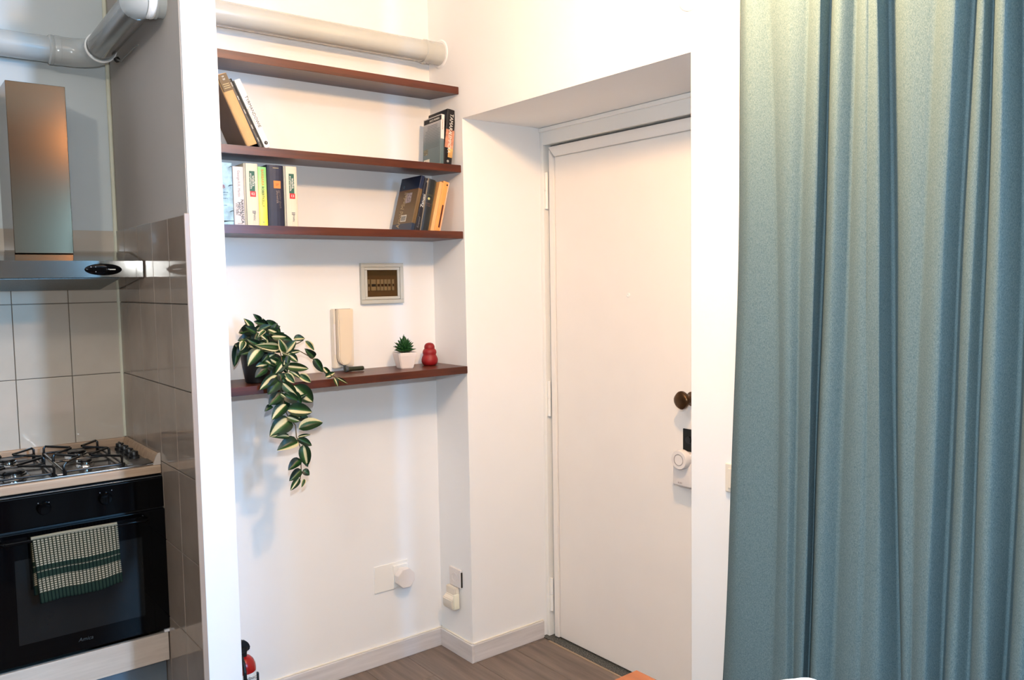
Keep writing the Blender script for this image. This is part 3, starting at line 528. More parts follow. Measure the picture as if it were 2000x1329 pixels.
MB().box((-.3150, -.0125, 1.484), (-.1800, -.0115, 1.589)).build('smoked_window', m, dd, org=t['_o'])
MB().box((-.312, -.006, 1.567), (-.183, -.003, 1.585)).build('cover_strip', M('dull_olive_cover', (96, 90, 70), .5), t)
for k, (x0, w_, mm) in enumerate(((-.310, .009, 'rust'), (-.296, .022, 'navy'), (-.270, .014, 'b'), (-.254, .014, 'b'), (-.238, .014, 'b'), (-.222, .014, 'b'), (-.202, .010, 'b'))):
    bm_ = MB().box((x0, -.0085, 1.508), (x0+w_-.001, -.0035, 1.552), .0006).build('breaker', grey_pl, t)
    MB().box((x0+.002, -.0108, 1.524), (x0+w_-.003, -.0085, 1.534), .0004).build('switch_lever', M('navy_lever', (40, 48, 66), .5) if mm == 'navy' else M('brown_lever', (60, 34, 24), .5), bm_, org=t['_o'])

t = thing('intercom_handset', 'cream wall intercom telephone hanging above the lowest shelf', 'intercom', (-.43, 0, 1.214))
MB().prism([(-.471, 0, 1.216), (-.471, 0, 1.442), (-.385, 0, 1.442), (-.388, 0, 1.222)], (0, -.026, 0), .003).build('base', cream_pl, t, True)
pts = [(-.461, -.024, 1.441), (-.4605, -.024, 1.27)]+[(-.4345+.026*math.cos(a), -.024, 1.258+.030*math.sin(a)) for a in [PI+PI*k/12 for k in range(13)]]+[(-.4075, -.024, 1.27), (-.400, -.024, 1.441)]
MB().prism(pts, (0, -.026, 0), .004).build('handset', M('warm_cream_plastic', (226, 212, 190), .35, var=.02), t, True)
sm = [(p[0]+(.0012 if p[0] > -.4345 else -.0012), -.0262, p[2]-(.0014 if p[2] < 1.3 else -.0012)) for p in pts]
MB().prism(sm, (0, -.0012, 0)).build('seam', M('grey_seam', (120, 112, 108), .6), t)
MB().box((-.4705, -.0285, 1.27), (-.4625, -.0255, 1.385), .001).build('side_key', white_pl, t)
MB().box((-.4705, -.0285, 1.392), (-.4625, -.0255, 1.437), .001).build('side_key', cream_pl, t)
cord = []
for k in range(60): a = k*.9; cord.append((-.432+.0045*math.cos(a), -.034+.0045*math.sin(a), 1.228-k*.00030))
MB().tube(cord, .0014, 6).build('coiled_cord', M('grey_cord', (96, 106, 112), .5), t)

t = thing('pocket_torch', 'small dark olive cylindrical torch lying below the intercom on the shelf', 'torch', (-.41, -.072, 1.2045))
MB().lathe([(0, 0), (.0095, 0), (.0105, .002), (.0105, .012), (.0085, .016), (.0085, .070), (.007, .074), (0, .074)], (-.447, -.066, 1.2152), (1, -.06, 0), 24).build('barrel', M('dark_olive_metal', (52, 60, 46), .4, metal=.3), t, True)
MB().lathe([(.0106, 0), (.0112, .001), (.0112, .010), (.0106, .011)], (-.4475, -.066, 1.2155), (1, -.06, 0), 24).build('head', M('slate_ribbed_rubber', (66, 76, 84), .6), t, True)

t = thing('blank_wall_plate', 'white rectangular socket plate low on the niche back wall', 'socket', (-.24, 0, .35))
MB().box((-.316, -.005, .296), (-.162, 0, .405), .0015).build('plate', white_gloss, t)
MB().box((-.232, -.010, .300), (-.166, -.004, .392), .002).build('socket_insert', white_gloss, t)
t = thing('round_plug', 'white octagonal plug-in adapter in the back wall socket', 'plug', (-.197, -.04, .345))
cx, cz, R_ = -.1965, .345, .041
oc = [(cx+R_*math.cos(PI/8+PI/4*k), -.020, cz+R_*math.sin(PI/8+PI/4*k)) for k in range(8)]
MB().prism(oc, (0, -.032, 0), .0015).build('body', white_pl, t)
MB().cyl((cx, -.021, cz), (cx, -.009, cz), .024).build('plug_face', white_gloss, t, True)
t = thing('wall_socket', 'white double wall socket on the niche side wall above the cream plug', 'socket', (0, -.12, .325))
MB().box((-.009, -.160, .286), (0, -.080, .362), .002).build('plate', white_pl, t)
sk = MB().lathe([(.019, 0), (.020, .002), (.017, .002), (.016, -.004), (0, -.004)], (-.009, -.120, .324), (-1, 0, 0), 24).build('socket_rim', white_pl, t, True)
for y in (-.1105, -.1295): MB().cyl((-.0065, y, .324), (-.0055, y, .324), .003, 10).build('pin_hole', dark_gap, sk, org=t['_o'])
MB().box((-.006, -.1635, .29), (0, -.1600, .352)).build('gap_shadow', dark_gap, t)
t = thing('night_plug', 'cream plug-in device on the niche side wall below the white socket', 'plug', (0, -.1, .2))
MB().prism([(-.002, -.142, .284), (-.022, -.142, .284), (-.022, -.142, .250), (-.040, -.142, .238), (-.040, -.142, .205), (-.030, -.142, .192), (-.002, -.142, .192)], (0, .070, 0), .003).build('body', cream_pl, t, True)
MB().box((-.034, -.151, .20), (-.008, -.142, .262), .003).build('side_cheek', M('pale_cream_plastic', (232, 230, 210), .3), t, True)
t = thing('light_switch', 'white light switch plate beside the curtain edge', 'light switch', (0, -1.515, .98))
MB().box((-.010, -1.556, .943), (0, -1.474, 1.023), .0025).build('plate', cream_pl, t)
MB().box((-.014, -1.545, .955), (-.010, -1.486, 1.011), .002).build('rocker', cream_pl, t)
t = thing('wall_cover_plate', 'round white cover plate high on the right wall by the curtain', 'cover plate', (0, -1.348, 2.32))
MB().lathe([(0, 0), (.042, 0), (.041, .006), (.036, .009), (0, .010)], (0, -1.348, 2.322), (-1, 0, 0), 40).build('disc', white_gloss, t, True)

# ------------------------------------------------------------------ plants and toy on the lowest shelf
ZS = 1.2045
t = thing('trailing_plant', 'variegated trailing plant in a black pot, hanging over the lowest shelf', 'plant', (-.812, -.135, ZS))
MB().lathe([(0, .002), (.036, 0), (.040, .003), (.055, .100), (.058, .101), (.058, .116), (.054, .116), (.051, .098), (0, .098)], (-.812, -.135, ZS), n=36).build('pot', black_m, t, True)
MB().lathe([(0, .106), (.053, .103)], (-.812, -.135, ZS), n=24).build('soil', soil, t)
for p in STEMS: MB().tube(p, .0016, 6).build('stem', stem_m, t)
def leaf_mesh(kind, curl):
    bm = bmesh.new(); uvl = bm.loops.layers.uv.new('UVMap'); NU, NV = 6, 9; g = []
    for j in range(NV+1):
        v = j/NV; wd = math.sin(PI*min(1, v*.5+.5*v**.75))**.85*(1-.25*v) if 0 < v < 1 else 0
        wd = (v**.55)*((1-v)**.85)*1.55
        row = []
        for i_ in range(NU+1):
            u = i_/NU*2-1
            row.append((bm.verts.new((u*wd*.5, v, abs(u)*wd*.22-curl*(v-.35)**2+.02*math.sin(v*9+u*3)*wd)), (i_/NU, v)))
        g.append(row)
    for j in range(NV):
        for i_ in range(NU):
            q = [g[j][i_], g[j][i_+1], g[j+1][i_+1], g[j+1][i_]]
            f = bm.faces.new([a[0] for a in q]); f.smooth = True
            for lp, a in zip(f.loops, q): lp[uvl].uv = a[1]
    me = bpy.data.meshes.new('leaf'); bm.to_mesh(me); bm.free(); me.materials.append(leaf_ms[kind]); return me
leaf_me = {(k, c): leaf_mesh(k, c) for k in range(5) for c in (.15, .45)}
random.seed(11)
for k in range(62):       # filler leaves: crown, then the hanging strand
    if k < 26: bx, bz, by = random.uniform(-.855, -.765), random.uniform(1.315, 1.385), random.uniform(-.20, -.12)
    elif k >= 46: bx, bz, by = random.uniform(-.825, -.745), random.uniform(1.25, 1.36), random.uniform(-.235, -.20)
    else: bz = random.uniform(1.02, 1.33); bx = -.765+.02*math.sin(bz*30)+random.uniform(-.015, .012)+(1.2-bz)*.06; by = -.245 if bz > 1.21 else -.255
    an = random.uniform(0, 2*PI) if k < 26 else random.choice((-.6, -2.5))+random.uniform(-.6, .6); ll = random.uniform(.032, .052)
    LEAVES.append((bx, by, bz, bx+ll*math.cos(an), by-.006, bz+ll*math.sin(an)*(.8 if k < 26 else 1), random.uniform(.38, .55), random.choice((0, 0, 0, 3, 1))))
ORG = Vector(t['_o'])
for n_, L in enumerate(LEAVES):
    a, b_ = Vector(L[:3]), Vector(L[3:6]); d = b_-a; ln = d.length; d.normalize()
    view = (CAM-a).normalized(); nrm = (view+Vector((random.uniform(-.35, .35), 0, random.uniform(.0, .45)))).normalized()
    nrm = (nrm-d*nrm.dot(d)).normalized(); xx = d.cross(nrm)
    wd = L[6]*1.95*max(ln, .024)
    o = bpy.data.objects.new('leaf', leaf_me[(L[7], (.15, .45)[n_ % 2])]); COL.objects.link(o); o.parent = t
    P_ = a-ORG
    o.matrix_local = Matrix(((xx.x*wd, d.x*ln, nrm.x*ln, P_.x), (xx.y*wd, d.y*ln, nrm.y*ln, P_.y), (xx.z*wd, d.z*ln, nrm.z*ln, P_.z), (0, 0, 0, 1)))

t = thing('potted_succulent', 'small green succulent in a white square pot on the lowest shelf', 'plant', (-.210, -.105, ZS), )
def sq(r, z, a0=.62, c=(-.212, -.108)): return [Vector((c[0]+r*math.cos(a0+PI/2*k), c[1]+r*math.sin(a0+PI/2*k), z)) for k in range(4)]
bm = bmesh.new(); prof = [(.030, ZS), (.0325, ZS+.003), (.0455, ZS+.050), (.0470, ZS+.060), (.0465, ZS+.063), (.0425, ZS+.063), (.040, ZS+.052)]
rings = [[bm.verts.new(p) for p in sq(r*1.12, z)] for r, z in prof]
for a, b_ in zip(rings, rings[1:]):
    for k in range(4): bm.faces.new((a[k], a[(k+1) % 4], b_[(k+1) % 4], b_[k]))
bm.faces.new(rings[0][::-1]); bm.faces.new(rings[-1])
bmesh.ops.bevel(bm, geom=[e for e in bm.edges if abs((e.verts[0].co-e.verts[1].co).z) > .002 and abs((e.verts[0].co-e.verts[1].co).normalized().z) > .5], offset=.003, segments=3, affect='EDGES')
MB().add(bm).build('pot', ceram, t)
random.seed(2); cS = Vector((-.212, -.108, ZS+.066))
bm = bmesh.new()
bmesh.ops.create_cone(bm, cap_ends=False, segments=6, radius1=.35, radius2=.02, depth=1.0)
bmesh.ops.translate(bm, vec=(0, 0, .5), verts=bm.verts)
for v in bm.verts: v.co.x *= 1.0; v.co.y *= .55
bmesh.ops.subdivide_edges(bm, edges=[e for e in bm.edges if abs((e.verts[0].co-e.verts[1].co).z) > .5], cuts=2)
for v in bm.verts:
    k = math.sin(PI*min(1, max(0, v.co.z*.75+.2)))
    if .05 < v.co.z < .95: v.co.x *= 1.25*k+.15; v.co.y *= 1.25*k+.15
sl_me = bpy.data.meshes.new('succulent_leaf'); bm.to_mesh(sl_me); bm.free(); sl_me.materials.append(succ_m)
for p in sl_me.polygons: p.use_smooth = True
for ring, (nl, el_, ln, lift) in enumerate([(16, 6, .042, .002), (16, 20, .042, .006), (14, 38, .042, .009), (11, 54, .043, .010), (8, 68, .045, .012), (4, 80, .048, .012), (1, 90, .052, .012)]):
    for k in range(nl):
        az = 2*PI*(k+.5*(ring % 2))/nl+random.uniform(-.1, .1); e = math.radians(el_+random.uniform(-4, 4))
        d = Vector((math.cos(az)*math.cos(e), math.sin(az)*math.cos(e), math.sin(e))); q = d.to_track_quat('Z', 'Y').to_matrix().to_4x4()
        o = bpy.data.objects.new('succulent_leaf', sl_me); COL.objects.link(o); o.parent = t
        l_ = ln*random.uniform(.9, 1.12)
        o.matrix_local = Matrix.Translation(cS+Vector((0, 0, lift))-Vector(t['_o'])) @ q @ Matrix.Diagonal((.042, .042, l_, 1))
t = thing('rubber_toy', 'red rubber dog toy of three stacked bulges on the lowest shelf', 'dog toy', (-.080, -.080, ZS))
pr = [(0, 0), (.022, 0), (.028, .004), (.0325, .014), (.033, .024), (.030, .034), (.0265, .040), (.0255, .043), (.028, .050), (.0272, .058), (.0235, .064), (.0205, .067), (.0212, .073), (.0195, .081), (.0135, .088), (.006, .0905), (0, .091)]
MB().lathe(pr, (-.080, -.080, ZS), n=40).build('body', red_m, t, True)

# ------------------------------------------------------------------ fire extinguisher
ex = (-.896, -.12, 0)
t = thing('fire_extinguisher', 'small red fire extinguisher half hidden behind the white pillar edge on the floor', 'fire extinguisher', ex)
MB().lathe([(0, .001), (.036, 0), (.040, .006), (.042, .012), (.042, .212), (.040, .228), (.034, .243), (.024, .254), (.014, .258), (0, .258)], ex, n=40).build('cylinder', red_en, t, True)
MB().lathe([(.0424, .03), (.0424, .205), (.0421, .206)], ex, n=40).build('white_label', M('extinguisher_label', (214, 216, 216), .4, var=.06, sc=40), t, True)
MB().lathe([(.0427, 0.0), (.043, .13), (.0428, .132)], ex, n=40).build('base_band', black_m, t, True)
MB().lathe([(0, 0), (.014, 0), (.014, .018), (.017, .02), (.017, .036), (0, .04)], (ex[0], ex[1], .255), n=20).build('valve', black_m, t, True)
MB().prism([(ex[0]-.03, ex[1]-.008, .275), (ex[0]+.018, ex[1]-.008, .272), (ex[0]+.026, ex[1]-.008, .282), (ex[0]+.020, ex[1]-.008, .300), (ex[0]+.004, ex[1]-.008, .314), (ex[0]-.03, ex[1]-.008, .310)], (0, .016, 0), .003).build('lever', black_m, t)
MB().tube([(ex[0]-.010, ex[1]-.014, .262), (ex[0]-.012, ex[1]-.038, .250), (ex[0]-.012, ex[1]-.048, .22), (ex[0]-.010, ex[1]-.048, .05)], .006, 10).build('hose', black_m, t)
MB().box((ex[0]+.038, ex[1]-.006, .150), (ex[0]+.053, ex[1]+.006, .185), .003).build('strap_buckle', black_m, t)
text(t, 'GAŚNICA', .012, (ex[0]+.010, ex[1]-.0432, .19), (1, 0, 0), (0, 0, 1), ink)

# ------------------------------------------------------------------ kitchen
YF, CT = .155, .908
t = thing('worktop', 'pale oak laminate worktop in front of the tiled kitchen wall', 'worktop', (-1.7, .4, CT))
MB().box((-2.6, YF, .878), (KX-.011, YK-.011, CT), .004, 3).build('slab', oak_c, t)
MB().box((-2.6, YK-.032, CT), (KX-.011, YK-.011, .942), .004).build('upstand', oak_c, t)
MB().prism([(KX-.011, YF+.012, CT), (KX-.034, YF+.012, CT), (KX-.020, YF+.012, .944), (KX-.011, YF+.012, .946)], (0, YK-YF-.045, 0), .002).build('upstand', oak_c, t)
MB().prism([(KX-.0105, YF+.004, CT+.0005), (KX-.036, YF+.004, CT+.0005), (KX-.026, YF+.004, .938), (KX-.018, YF+.004, .949), (KX-.0105, YF+.004, .950)], (0, .009, 0), .001).build('end_cap', M('taupe_plastic', (186, 172, 158), .4), t)
t = thing('gas_hob', 'steel gas hob with black pan supports set into the worktop', 'hob', (-1.35, .38, CT))
HX0, HX1, HY0, HY1, HZ = -1.66, -1.068, .168, .618, .9135
MB().box((HX0, HY0, CT), (HX1, HY1, HZ), .003, 3).build('steel_tray', M('hob_steel', (120, 118, 116), .16, metal=.9, var=.04), t)
MB().box((HX0+.004, HY0-.004, CT), (HX1, HY0+.004, HZ+.001), .0015).build('front_lip', chrome, t)
for x in (-1.376, -1.158): MB().box((x-.010, .180, HZ), (x+.010, .596, HZ+.006), .002).build('divider_rail', steel, t)
MB().lathe([(0, 0), (.062, 0), (.060, .0035), (0, .005)], (-1.128, .222, HZ), n=32).build('control_cover', M('dark_brown_cover', (52, 46, 42), .3), t, True)
burners = [(-1.268, .495, .034), (-1.278, .300, .024), (-1.490, .490, .028), (-1.505, .265, .044)]
for x, y, r in burners:
    q = MB().lathe([(r*1.25, 0), (r*1.15, .006), (r*1.0, .008), (r*1.0, .014), (r*.9, .016), (0, .016)], (x, y, HZ), n=32).build('burner', chrome, t, True)
    MB().lathe([(r*.9, .0), (r*.92, .004), (r*.82, .0075), (0, .008)], (x, y, HZ+.016), n=32).build('burner_cap', black_en, q, True, org=t['_o'])
def grate(x0, x1, y0, y1, cs):
    mb = MB(); zt = HZ+.036; r = .0042; ym = (y0+y1)/2; zb = HZ+.010
    mb.tube([(x0, y0, zb), (x1, y0, zb), (x1, y1, zb), (x0, y1, zb), (x0, y0, zb)], r, 8)
    mb.tube([(x0, ym, zb), (x1, ym, zb)], r, 8)
    for x in (x0, x1):
        for y in (y0, y1): mb.tube([(x, y, HZ), (x, y, zb+.004)], .006, 8)
    for (cx, cy) in cs:
        for sx in (-1, 1):
            for sy in (-1, 1):
                ex_, ey_ = (x1 if sx > 0 else x0), (cy+sy*(y1-y0)*.235)
                k = .020
                mb.tube([(ex_, ey_, zb), (ex_, ey_, zt-.006), (ex_-sx*.006, ey_, zt), (cx+sx*k, cy+sy*k*.5, zt)], r, 8)
    return mb
grate(-1.360, -1.178, .190, .590, [(-1.268, .495), (-1.278, .300)]).build('pan_support', black_en, t, True)
grate(-1.600, -1.394, .190, .590, [(-1.490, .490), (-1.505, .270)]).build('pan_support', black_en, t, True)
for k, y in enumerate((.545, .475, .405, .335)):
    kb = MB().lathe([(.019, 0), (.0185, .006), (.015, .008), (.0145, .020), (.013, .022), (0, .022)], (-1.108, y, HZ), n=24).build('knob', black_m, t, True)
    MB().box((-1.111, y-.014, HZ+.021), (-1.105, y+.014, HZ+.026), .001).build('grip', black_m, kb, org=t['_o'])

t = thing('built_in_oven', 'black built-in oven under the gas hob', 'oven', (-1.35, .155, .31))
OX0, OX1 = -1.648, -1.056
MB().box((OX0+.005, YF+.01, .312), (OX1-.004, .60, .872)).build('carcass', black_m, t)
cp = MB().box((OX0, YF-.006, .760), (OX1, YF+.012, .866), .003).build('control_panel', black_gl, t)
od = MB().box((OX0, YF-.010, .318), (OX1, YF+.010, .753), .003).build('oven_door', black_gl, t)
MB().box((-1.525, YF-.0108, .385), (-1.140, YF-.0095, .665)).build('door_window', M('oven_window_glass', (20, 21, 21), .08, var=.2, sc=10, spec=.3), od, org=t['_o'])
hd = MB().tube([(-1.558, YF-.010, .733), (-1.558, YF-.042, .733), (-1.552, YF-.050, .733), (-1.135, YF-.050, .733), (-1.129, YF-.042, .733), (-1.129, YF-.010, .733)], .0065, 12).build('handle', black_gl, od, True, org=t['_o'])
for x, m_ in ((-1.434, 0), (-1.250, 0)):
    kb = MB().lathe([(.021, 0), (.021, .010), (.018, .018), (0, .019)], (x, YF-.006, .822), (0, -1, 0), 28).build('oven_knob', black_gl, cp, True, org=t['_o'])
for x, z in ((-1.449, .840), (-1.418, .838), (-1.265, .843), (-1.228, .846)): MB().cyl((x, YF-.0066, z), (x, YF-.0058, z), .0016, 8).build('indicator_dot', gink, cp, org=t['_o'])
text(t, 'Amica', .018, (-1.332, YF-.0105, .355), (1, 0, 0), (0, 0, 1), M('dim_grey_print', (52, 54, 52), .5), shear=.25)
MB().box((-1.078, YF-.004, .302), (-1.060, YF+.006, .312), .001).build('corner_clip', white_pl, t)
MB().box((OX0, YF-.004, .868), (OX1, YF+.004, .8715), .001).build('top_trim', steel_d, t)

t = thing('oven_base_cabinet', 'pale laminate drawer front below the black oven', 'cabinet', (-1.35, .155, .19))
MB().box((-1.66, YF, .198), (KX-.013, YF+.018, .300), .0015).build('drawer_front', oak_k, t)
MB().box((-1.66, YF+.018, .19), (-1.646, YK-.012, .300)).box((KX-.017, YF+.018, .19), (KX-.013, YK-.012, .300)).box((-1.646, YF+.02, .19), (KX-.017, YK-.012, .20)).build('carcass', oak_k, t)
MB().box((-1.66, YF+.05, 0), (KX-.012, YF+.064, .19)).build('plinth', M('grey_plinth_foil', (120, 130, 138), .3, metal=.4, var=.06), t)
MB().cyl((-1.10, YF+.12, 0), (-1.10, YF+.12, .19), .016, 16).build('foot', black_m, t)
t = thing('neighbour_cabinet', 'pale laminate cabinet left of the oven, mostly outside the picture', 'cabinet', (-2.1, .155, .19))
MB().box((-2.55, YF, .198), (-1.663, YF+.018, .872), .0015).build('door', oak_k, t)
MB().box((-2.55, YF+.018, .19), (-1.663, YK-.012, .876)).build('carcass', oak_k, t)
MB().box((-2.55, YF+.05, 0), (-1.663, YF+.064, .19)).build('plinth', bpy.data.materials['grey_plinth_foil'], t)

# towel over the oven handle
def towel_mat():
    m, nt, bs = nodes('checked_tea_towel'); bs.inputs['Roughness'].default_value = .95; bs.inputs['Specular IOR Level'].default_value = .1
    tc = nt.nodes.new('ShaderNodeTexCoord'); sp = nt.nodes.new('ShaderNodeSeparateXYZ'); nt.links.new(tc.outputs['UV'], sp.inputs[0])
    def wv(out, freq, duty):
        a = nt.nodes.new('ShaderNodeMath'); a.operation = 'MULTIPLY'; a.inputs[1].default_value = freq; nt.links.new(out, a.inputs[0])
        f = nt.nodes.new('ShaderNodeMath'); f.operation = 'FRACT'; nt.links.new(a.outputs[0], f.inputs[0])
        g = nt.nodes.new('ShaderNodeMath'); g.operation = 'LESS_THAN'; g.inputs[1].default_value = duty; nt.links.new(f.outputs[0], g.inputs[0]); return g.outputs[0]
    cx_, cy_ = wv(sp.outputs[0], 23, .34), wv(sp.outputs[1], 30, .38)
    mx = nt.nodes.new('ShaderNodeMath'); mx.operation = 'MAXIMUM'; nt.links.new(cx_, mx.inputs[0]); nt.links.new(cy_, mx.inputs[1])
    mc = nt.nodes.new('ShaderNodeMix'); mc.data_type = 'RGBA'; mc.inputs[6].default_value = srgb((208, 194, 166)); mc.inputs[7].default_value = srgb((60, 60, 46))
    nt.links.new(mx.outputs[0], mc.inputs[0])
    # bands along the length; v = 0 at the fold, 1 at the hem
    cr = nt.nodes.new('ShaderNodeValToRGB'); cr.color_ramp.interpolation = 'CONSTANT'; e = cr.color_ramp.elements
    st = [(0, 0), (.43, 1), (.50, .5), (.525, 1), (.625, 0), (.84, 1)]
    while len(e) < len(st): e.new(.5)
    for i_, (p, v) in enumerate(st): e[i_].position = p; e[i_].color = (v, v, v, 1)
    nt.links.new(sp.outputs[1], cr.inputs[0])
    gg = nt.nodes.new('ShaderNodeMix'); gg.data_type = 'RGBA'; gg.inputs[6].default_value = srgb((50, 66, 54)); gg.inputs[7].default_value = srgb((26, 38, 33)); nt.links.new(cx_, gg.inputs[0])
    m2 = nt.nodes.new('ShaderNodeMix'); m2.data_type = 'RGBA'; nt.links.new(cr.outputs[0], m2.inputs[0]); nt.links.new(mc.outputs[2], m2.inputs[6]); nt.links.new(gg.outputs[2], m2.inputs[7])
    nt.links.new(m2.outputs[2], bs.inputs['Base Color']); bump(nt, bs, mx.outputs[0], .3, .001); return m
tm = towel_mat()
t = thing('tea_towel', 'folded cream checked tea towel with dark green bands hanging on the oven handle', 'towel', (-1.35, YF-.05, .74))
def towel(name, x0t, x1t, x0b, x1b, zt0, zt1, zb0, zb1, dy, back=False):
    bm = bmesh.new(); uv = bm.loops.layers.uv.new('UVMap'); NX, NZ = 30, 30; g = []
    for j in range(NZ+1):
        v = j/NZ; row = []
        for i_ in range(NX+1):
            u = i_/NX; xt, xb_ = x0t+(x1t-x0t)*u, x0b+(x1b-x0b)*u; zt, zb = zt0+(zt1-zt0)*u, zb0+(zb1-zb0)*u
            wob = .0035*math.sin(u*9+1)*v+.002*math.sin(u*21+v*5)*v
            x_, z_ = xt+(xb_-xt)*v, zt+(zb-zt)*v+.004*math.sin(u*7+.5)*v
            row.append((bm.verts.new((x_, YF-.050-dy*(1-.3*v)+wob*(-1), z_)), (u, v)))
        g.append(row)
    for j in range(NZ):
        for i_ in range(NX):
            q = [g[j][i_], g[j+1][i_], g[j+1][i_+1], g[j][i_+1]]; f = bm.faces.new([a[0] for a in q]); f.smooth = True
            for lp, a in zip(f.loops, q): lp[uv].uv = a[1]
    bmesh.ops.solidify(bm, geom=bm.faces[:], thickness=.0018)
    bmesh.ops.translate(bm, vec=-Vector(t['_o']), verts=bm.verts)
    me = bpy.data.meshes.new(name); bm.to_mesh(me); bm.free(); me.materials.append(tm); o = bpy.data.objects.new(name, me); COL.objects.link(o); o.parent = t; return o
towel('front_layer', -1.481, -1.227, -1.466, -1.218, .744, .742, .522, .534, .0105)
towel('back_layer', -1.483, -1.229, -1.480, -1.226, .744, .742, .548, .560, -.0115)
MB().tube([(-1.482, YF-.0585, .7415), (-1.40, YF-.0575, .7425), (-1.228, YF-.0575, .741)], .0055, 10).build('fold', M('towel_fold', (128, 120, 100), .95), t, True)

# hood
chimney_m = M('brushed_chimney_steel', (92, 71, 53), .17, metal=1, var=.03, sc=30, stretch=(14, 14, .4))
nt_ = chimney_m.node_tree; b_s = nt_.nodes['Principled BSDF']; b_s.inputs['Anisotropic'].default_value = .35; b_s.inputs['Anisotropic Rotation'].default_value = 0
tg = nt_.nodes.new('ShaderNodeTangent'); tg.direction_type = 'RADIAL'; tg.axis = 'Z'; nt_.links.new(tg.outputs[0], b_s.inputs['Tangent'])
t = thing('cooker_hood', 'stainless steel chimney cooker hood over the gas hob', 'cooker hood', (-1.35, .45, 1.57))
HXr, HXl, HYf = -1.066, -1.664, .255
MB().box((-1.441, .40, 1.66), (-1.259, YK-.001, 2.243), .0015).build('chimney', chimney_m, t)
MB().prism([(HXl, HYf, 1.630), (HXl, HYf, 1.573), (HXl, HYf+.02, 1.5725), (HXl, YK-.011, 1.528), (HXl, YK-.011, 1.680), (HXl, HYf+.19, 1.667)], (HXr-HXl, 0, 0), .0012).build('canopy', M('canopy_steel', (150, 144, 136), .10, metal=1, var=.02), t)
MB().prism([(HXl+.03, HYf+.03, 1.5705), (HXl+.03, YK-.05, 1.5315), (HXr-.07, YK-.05, 1.5315), (HXr-.07, HYf+.03, 1.5705)], (0, 0, -.0015)).build('grease_filter', M('filter_mesh', (110, 116, 116), .45, metal=.9, var=.3, sc=300), t)
bm = bmesh.new(); bmesh.ops.create_uvsphere(bm, u_segments=32, v_segments=12, radius=1)
ov = MB().add(bm, Matrix.Translation((-1.196, HYf, 1.600)) @ Matrix.Diagonal((.060, .006, .0205, 1))).build('control_oval', black_gl, t, True)
for x, z in ((-1.236, 1.609), (-1.221, 1.609), (-1.221, 1.592)): MB().cyl((x, HYf-.0058, z), (x, HYf-.0045, z), .0018, 8).build('button', gink, ov, org=t['_o'])
MB().box((-1.178, HYf-.0066, 1.598), (-1.158, HYf-.0056, 1.6015), .0004).build('indicator', wink, ov, org=t['_o'])

# ------------------------------------------------------------------ curtain, table, chair
t = thing('curtain', 'full-length teal heathered curtain in deep folds along the right wall', 'curtain', (-.1, -2.2, .02))
ZL = (.4, 1.35, 2.25)
def cy(tab, z):
    a, b_, c = tab; x0, x1, x2 = ZL; z = max(.0, min(2.75, z))
    return a*(z-x1)*(z-x2)/((x0-x1)*(x0-x2))+b_*(z-x0)*(z-x2)/((x1-x0)*(x1-x2))+c*(z-x0)*(z-x1)/((x2-x0)*(x2-x1))
pts = list(CURTAIN); last = CURTAIN[-1]
yo = last[2:]; k = 0
while yo[0]-k*.045 > -3.1:
    k += 1; pts.append(((-.075, -.13)[k % 2 == 0], 'vc'[k % 2 == 0])+tuple(yo[q]-k*.045 for q in range(3)))
bm = bmesh.new(); NZ = 26; SEG = 7; g = []
for j in range(NZ+1):
    z = .02+(2.72-.02)*j/NZ; ys = [cy(p[2:], z) for p in pts]; row = []
    for i_ in range(len(pts)-1):
        p, q = pts[i_], pts[i_+1]
        for s_ in range(SEG):
            f = s_/SEG
            fx = math.sin(f*PI/2)**1.15 if p[1] == 'v' else 1-math.sin((1-f)*PI/2)**1.15
            fy = f
            row.append(bm.verts.new((p[0]+(q[0]-p[0])*fx+.0015*math.sin(z*5+i_*2.1), ys[i_]+(ys[i_+1]-ys[i_])*fy+.001*math.sin(z*7+i_), z)))
    row.append(bm.verts.new((pts[-1][0], ys[-1], z))); g.append(row)
for j in range(NZ):
    for i_ in range(len(g[0])-1):
        f = bm.faces.new((g[j][i_], g[j][i_+1], g[j+1][i_+1], g[j+1][i_])); f.smooth = True
bmesh.ops.translate(bm, vec=-Vector(t['_o']), verts=bm.verts)
me = bpy.data.meshes.new('fabric_panel'); bm.to_mesh(me); bm.free(); me.materials.append(curtain_m)
o = bpy.data.objects.new('fabric_panel', me); COL.objects.link(o); o.parent = t
sd = o.modifiers.new('thickness', 'SOLIDIFY'); sd.thickness = .002
MB().tube([(-.105, -1.50, 2.735), (-.105, -3.15, 2.735)], .012, 12).build('rail', white_gloss, t, True)
for y in (-1.6, -2.4, -3.05): MB().tube([(-.105, y, 2.735), (-.105, y, CZ)], .008, 8).build('bracket', white_gloss, t)

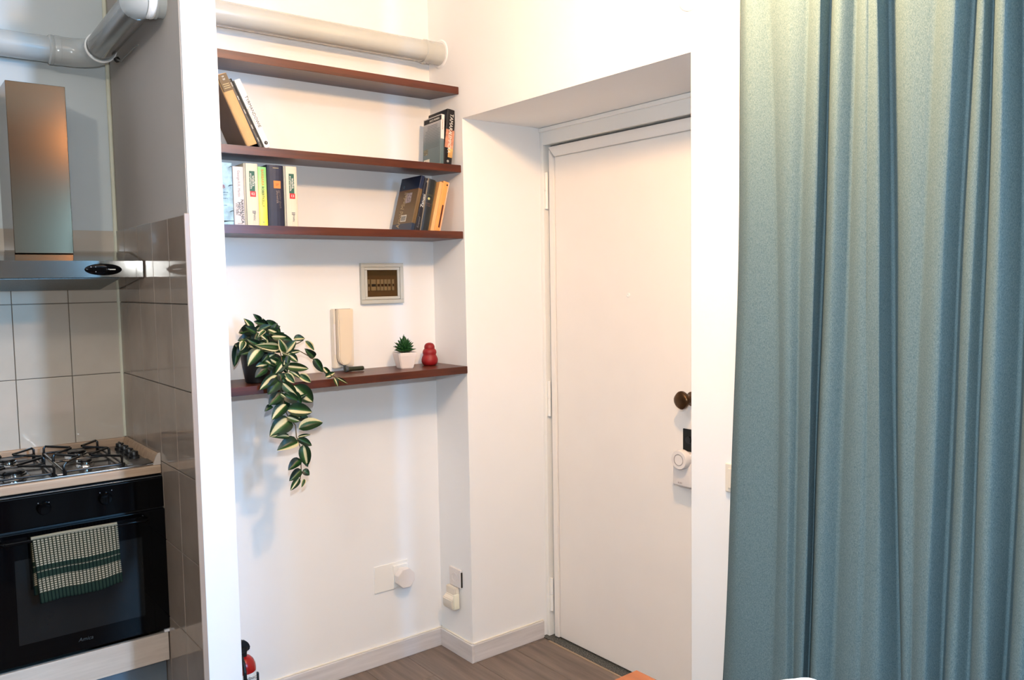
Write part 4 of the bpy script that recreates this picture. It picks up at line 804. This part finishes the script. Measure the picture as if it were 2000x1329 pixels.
t = thing('dining_table', 'orange-brown wooden table, one corner showing at the bottom of the picture', 'table', (-1.0, -2.3, 0))
MB().box((-1.38, -2.55, .722), (-.681, -1.769, .750), .0012).build('table_top', table_w, t)
for x in (-1.33, -.74):
    for y in (-2.50, -1.83): MB().box((x-.025, y-.025, 0), (x+.025, y+.025, .722), .003).build('leg', table_w, t)
MB().box((-1.33, -1.86, .65), (-.74, -1.84, .722)).box((-1.33, -2.52, .65), (-.74, -2.50, .722)).build('apron', table_w, t)

t = thing('shell_chair', 'white shell chair tucked up to the wooden table, only its back top showing', 'chair', (-.74, -2.2, 0))
CHX, CHY = -.60, -2.118
def shell():
    bm = bmesh.new(); NU, NV = 16, 18; g = []
    for j in range(NV+1):
        v = j/NV; row = []
        for i_ in range(NU+1):
            u = i_/NU*2-1
            if v < .5:                                   # seat, front to back (seat extends towards -x)
                f = v/.5; wdt = .21+.02*f; x_ = CHX-.42+.36*f; z_ = .45-.03*math.sin(f*PI*.8)+.04*abs(u)**3*f; y_ = CHY+u*wdt
                x_ += .0
            else:
                f = (v-.5)/.5; wdt = .23*math.sqrt(max(.0, 1-(max(0, f-.35)/.65)**2.6*.96)); y_ = CHY+u*wdt
                x_ = CHX-.06+.06*math.sin(f*PI/2)+0*f-.05*abs(u)**2.2*(1-.5*f); z_ = .44+.399*f
                z_ -= .012*abs(u)**2
            row.append(bm.verts.new((x_, y_, z_)))
        g.append(row)
    for j in range(NV):
        for i_ in range(NU):
            f = bm.faces.new((g[j][i_], g[j][i_+1], g[j+1][i_+1], g[j+1][i_])); f.smooth = True
    bmesh.ops.translate(bm, vec=-Vector(t['_o']), verts=bm.verts)
    me = bpy.data.meshes.new('shell'); bm.to_mesh(me); bm.free(); me.materials.append(M('white_chair_plastic', (244, 242, 240), .4, var=.005)); o = bpy.data.objects.new('shell', me); COL.objects.link(o); o.parent = t
    s1 = o.modifiers.new('thickness', 'SOLIDIFY'); s1.thickness = .006; s2 = o.modifiers.new('smooth', 'SUBSURF'); s2.levels = 1; s2.render_levels = 1
shell()
lw = M('beech_leg', (200, 160, 110), .5)
for sx, sy in ((-1, -1), (-1, 1), (1, -1), (1, 1)):
    MB().tube([(CHX-.22+sx*.08, CHY+sy*.09, .425), (CHX-.22+sx*.17, CHY+sy*.19, 0)], [.014, .009], 12).build('leg', lw, t, True)
for o in bpy.data.objects:
    if '_o' in o: del o['_o']
    for k in ('th', 'sy'):
        if k in o: del o[k]
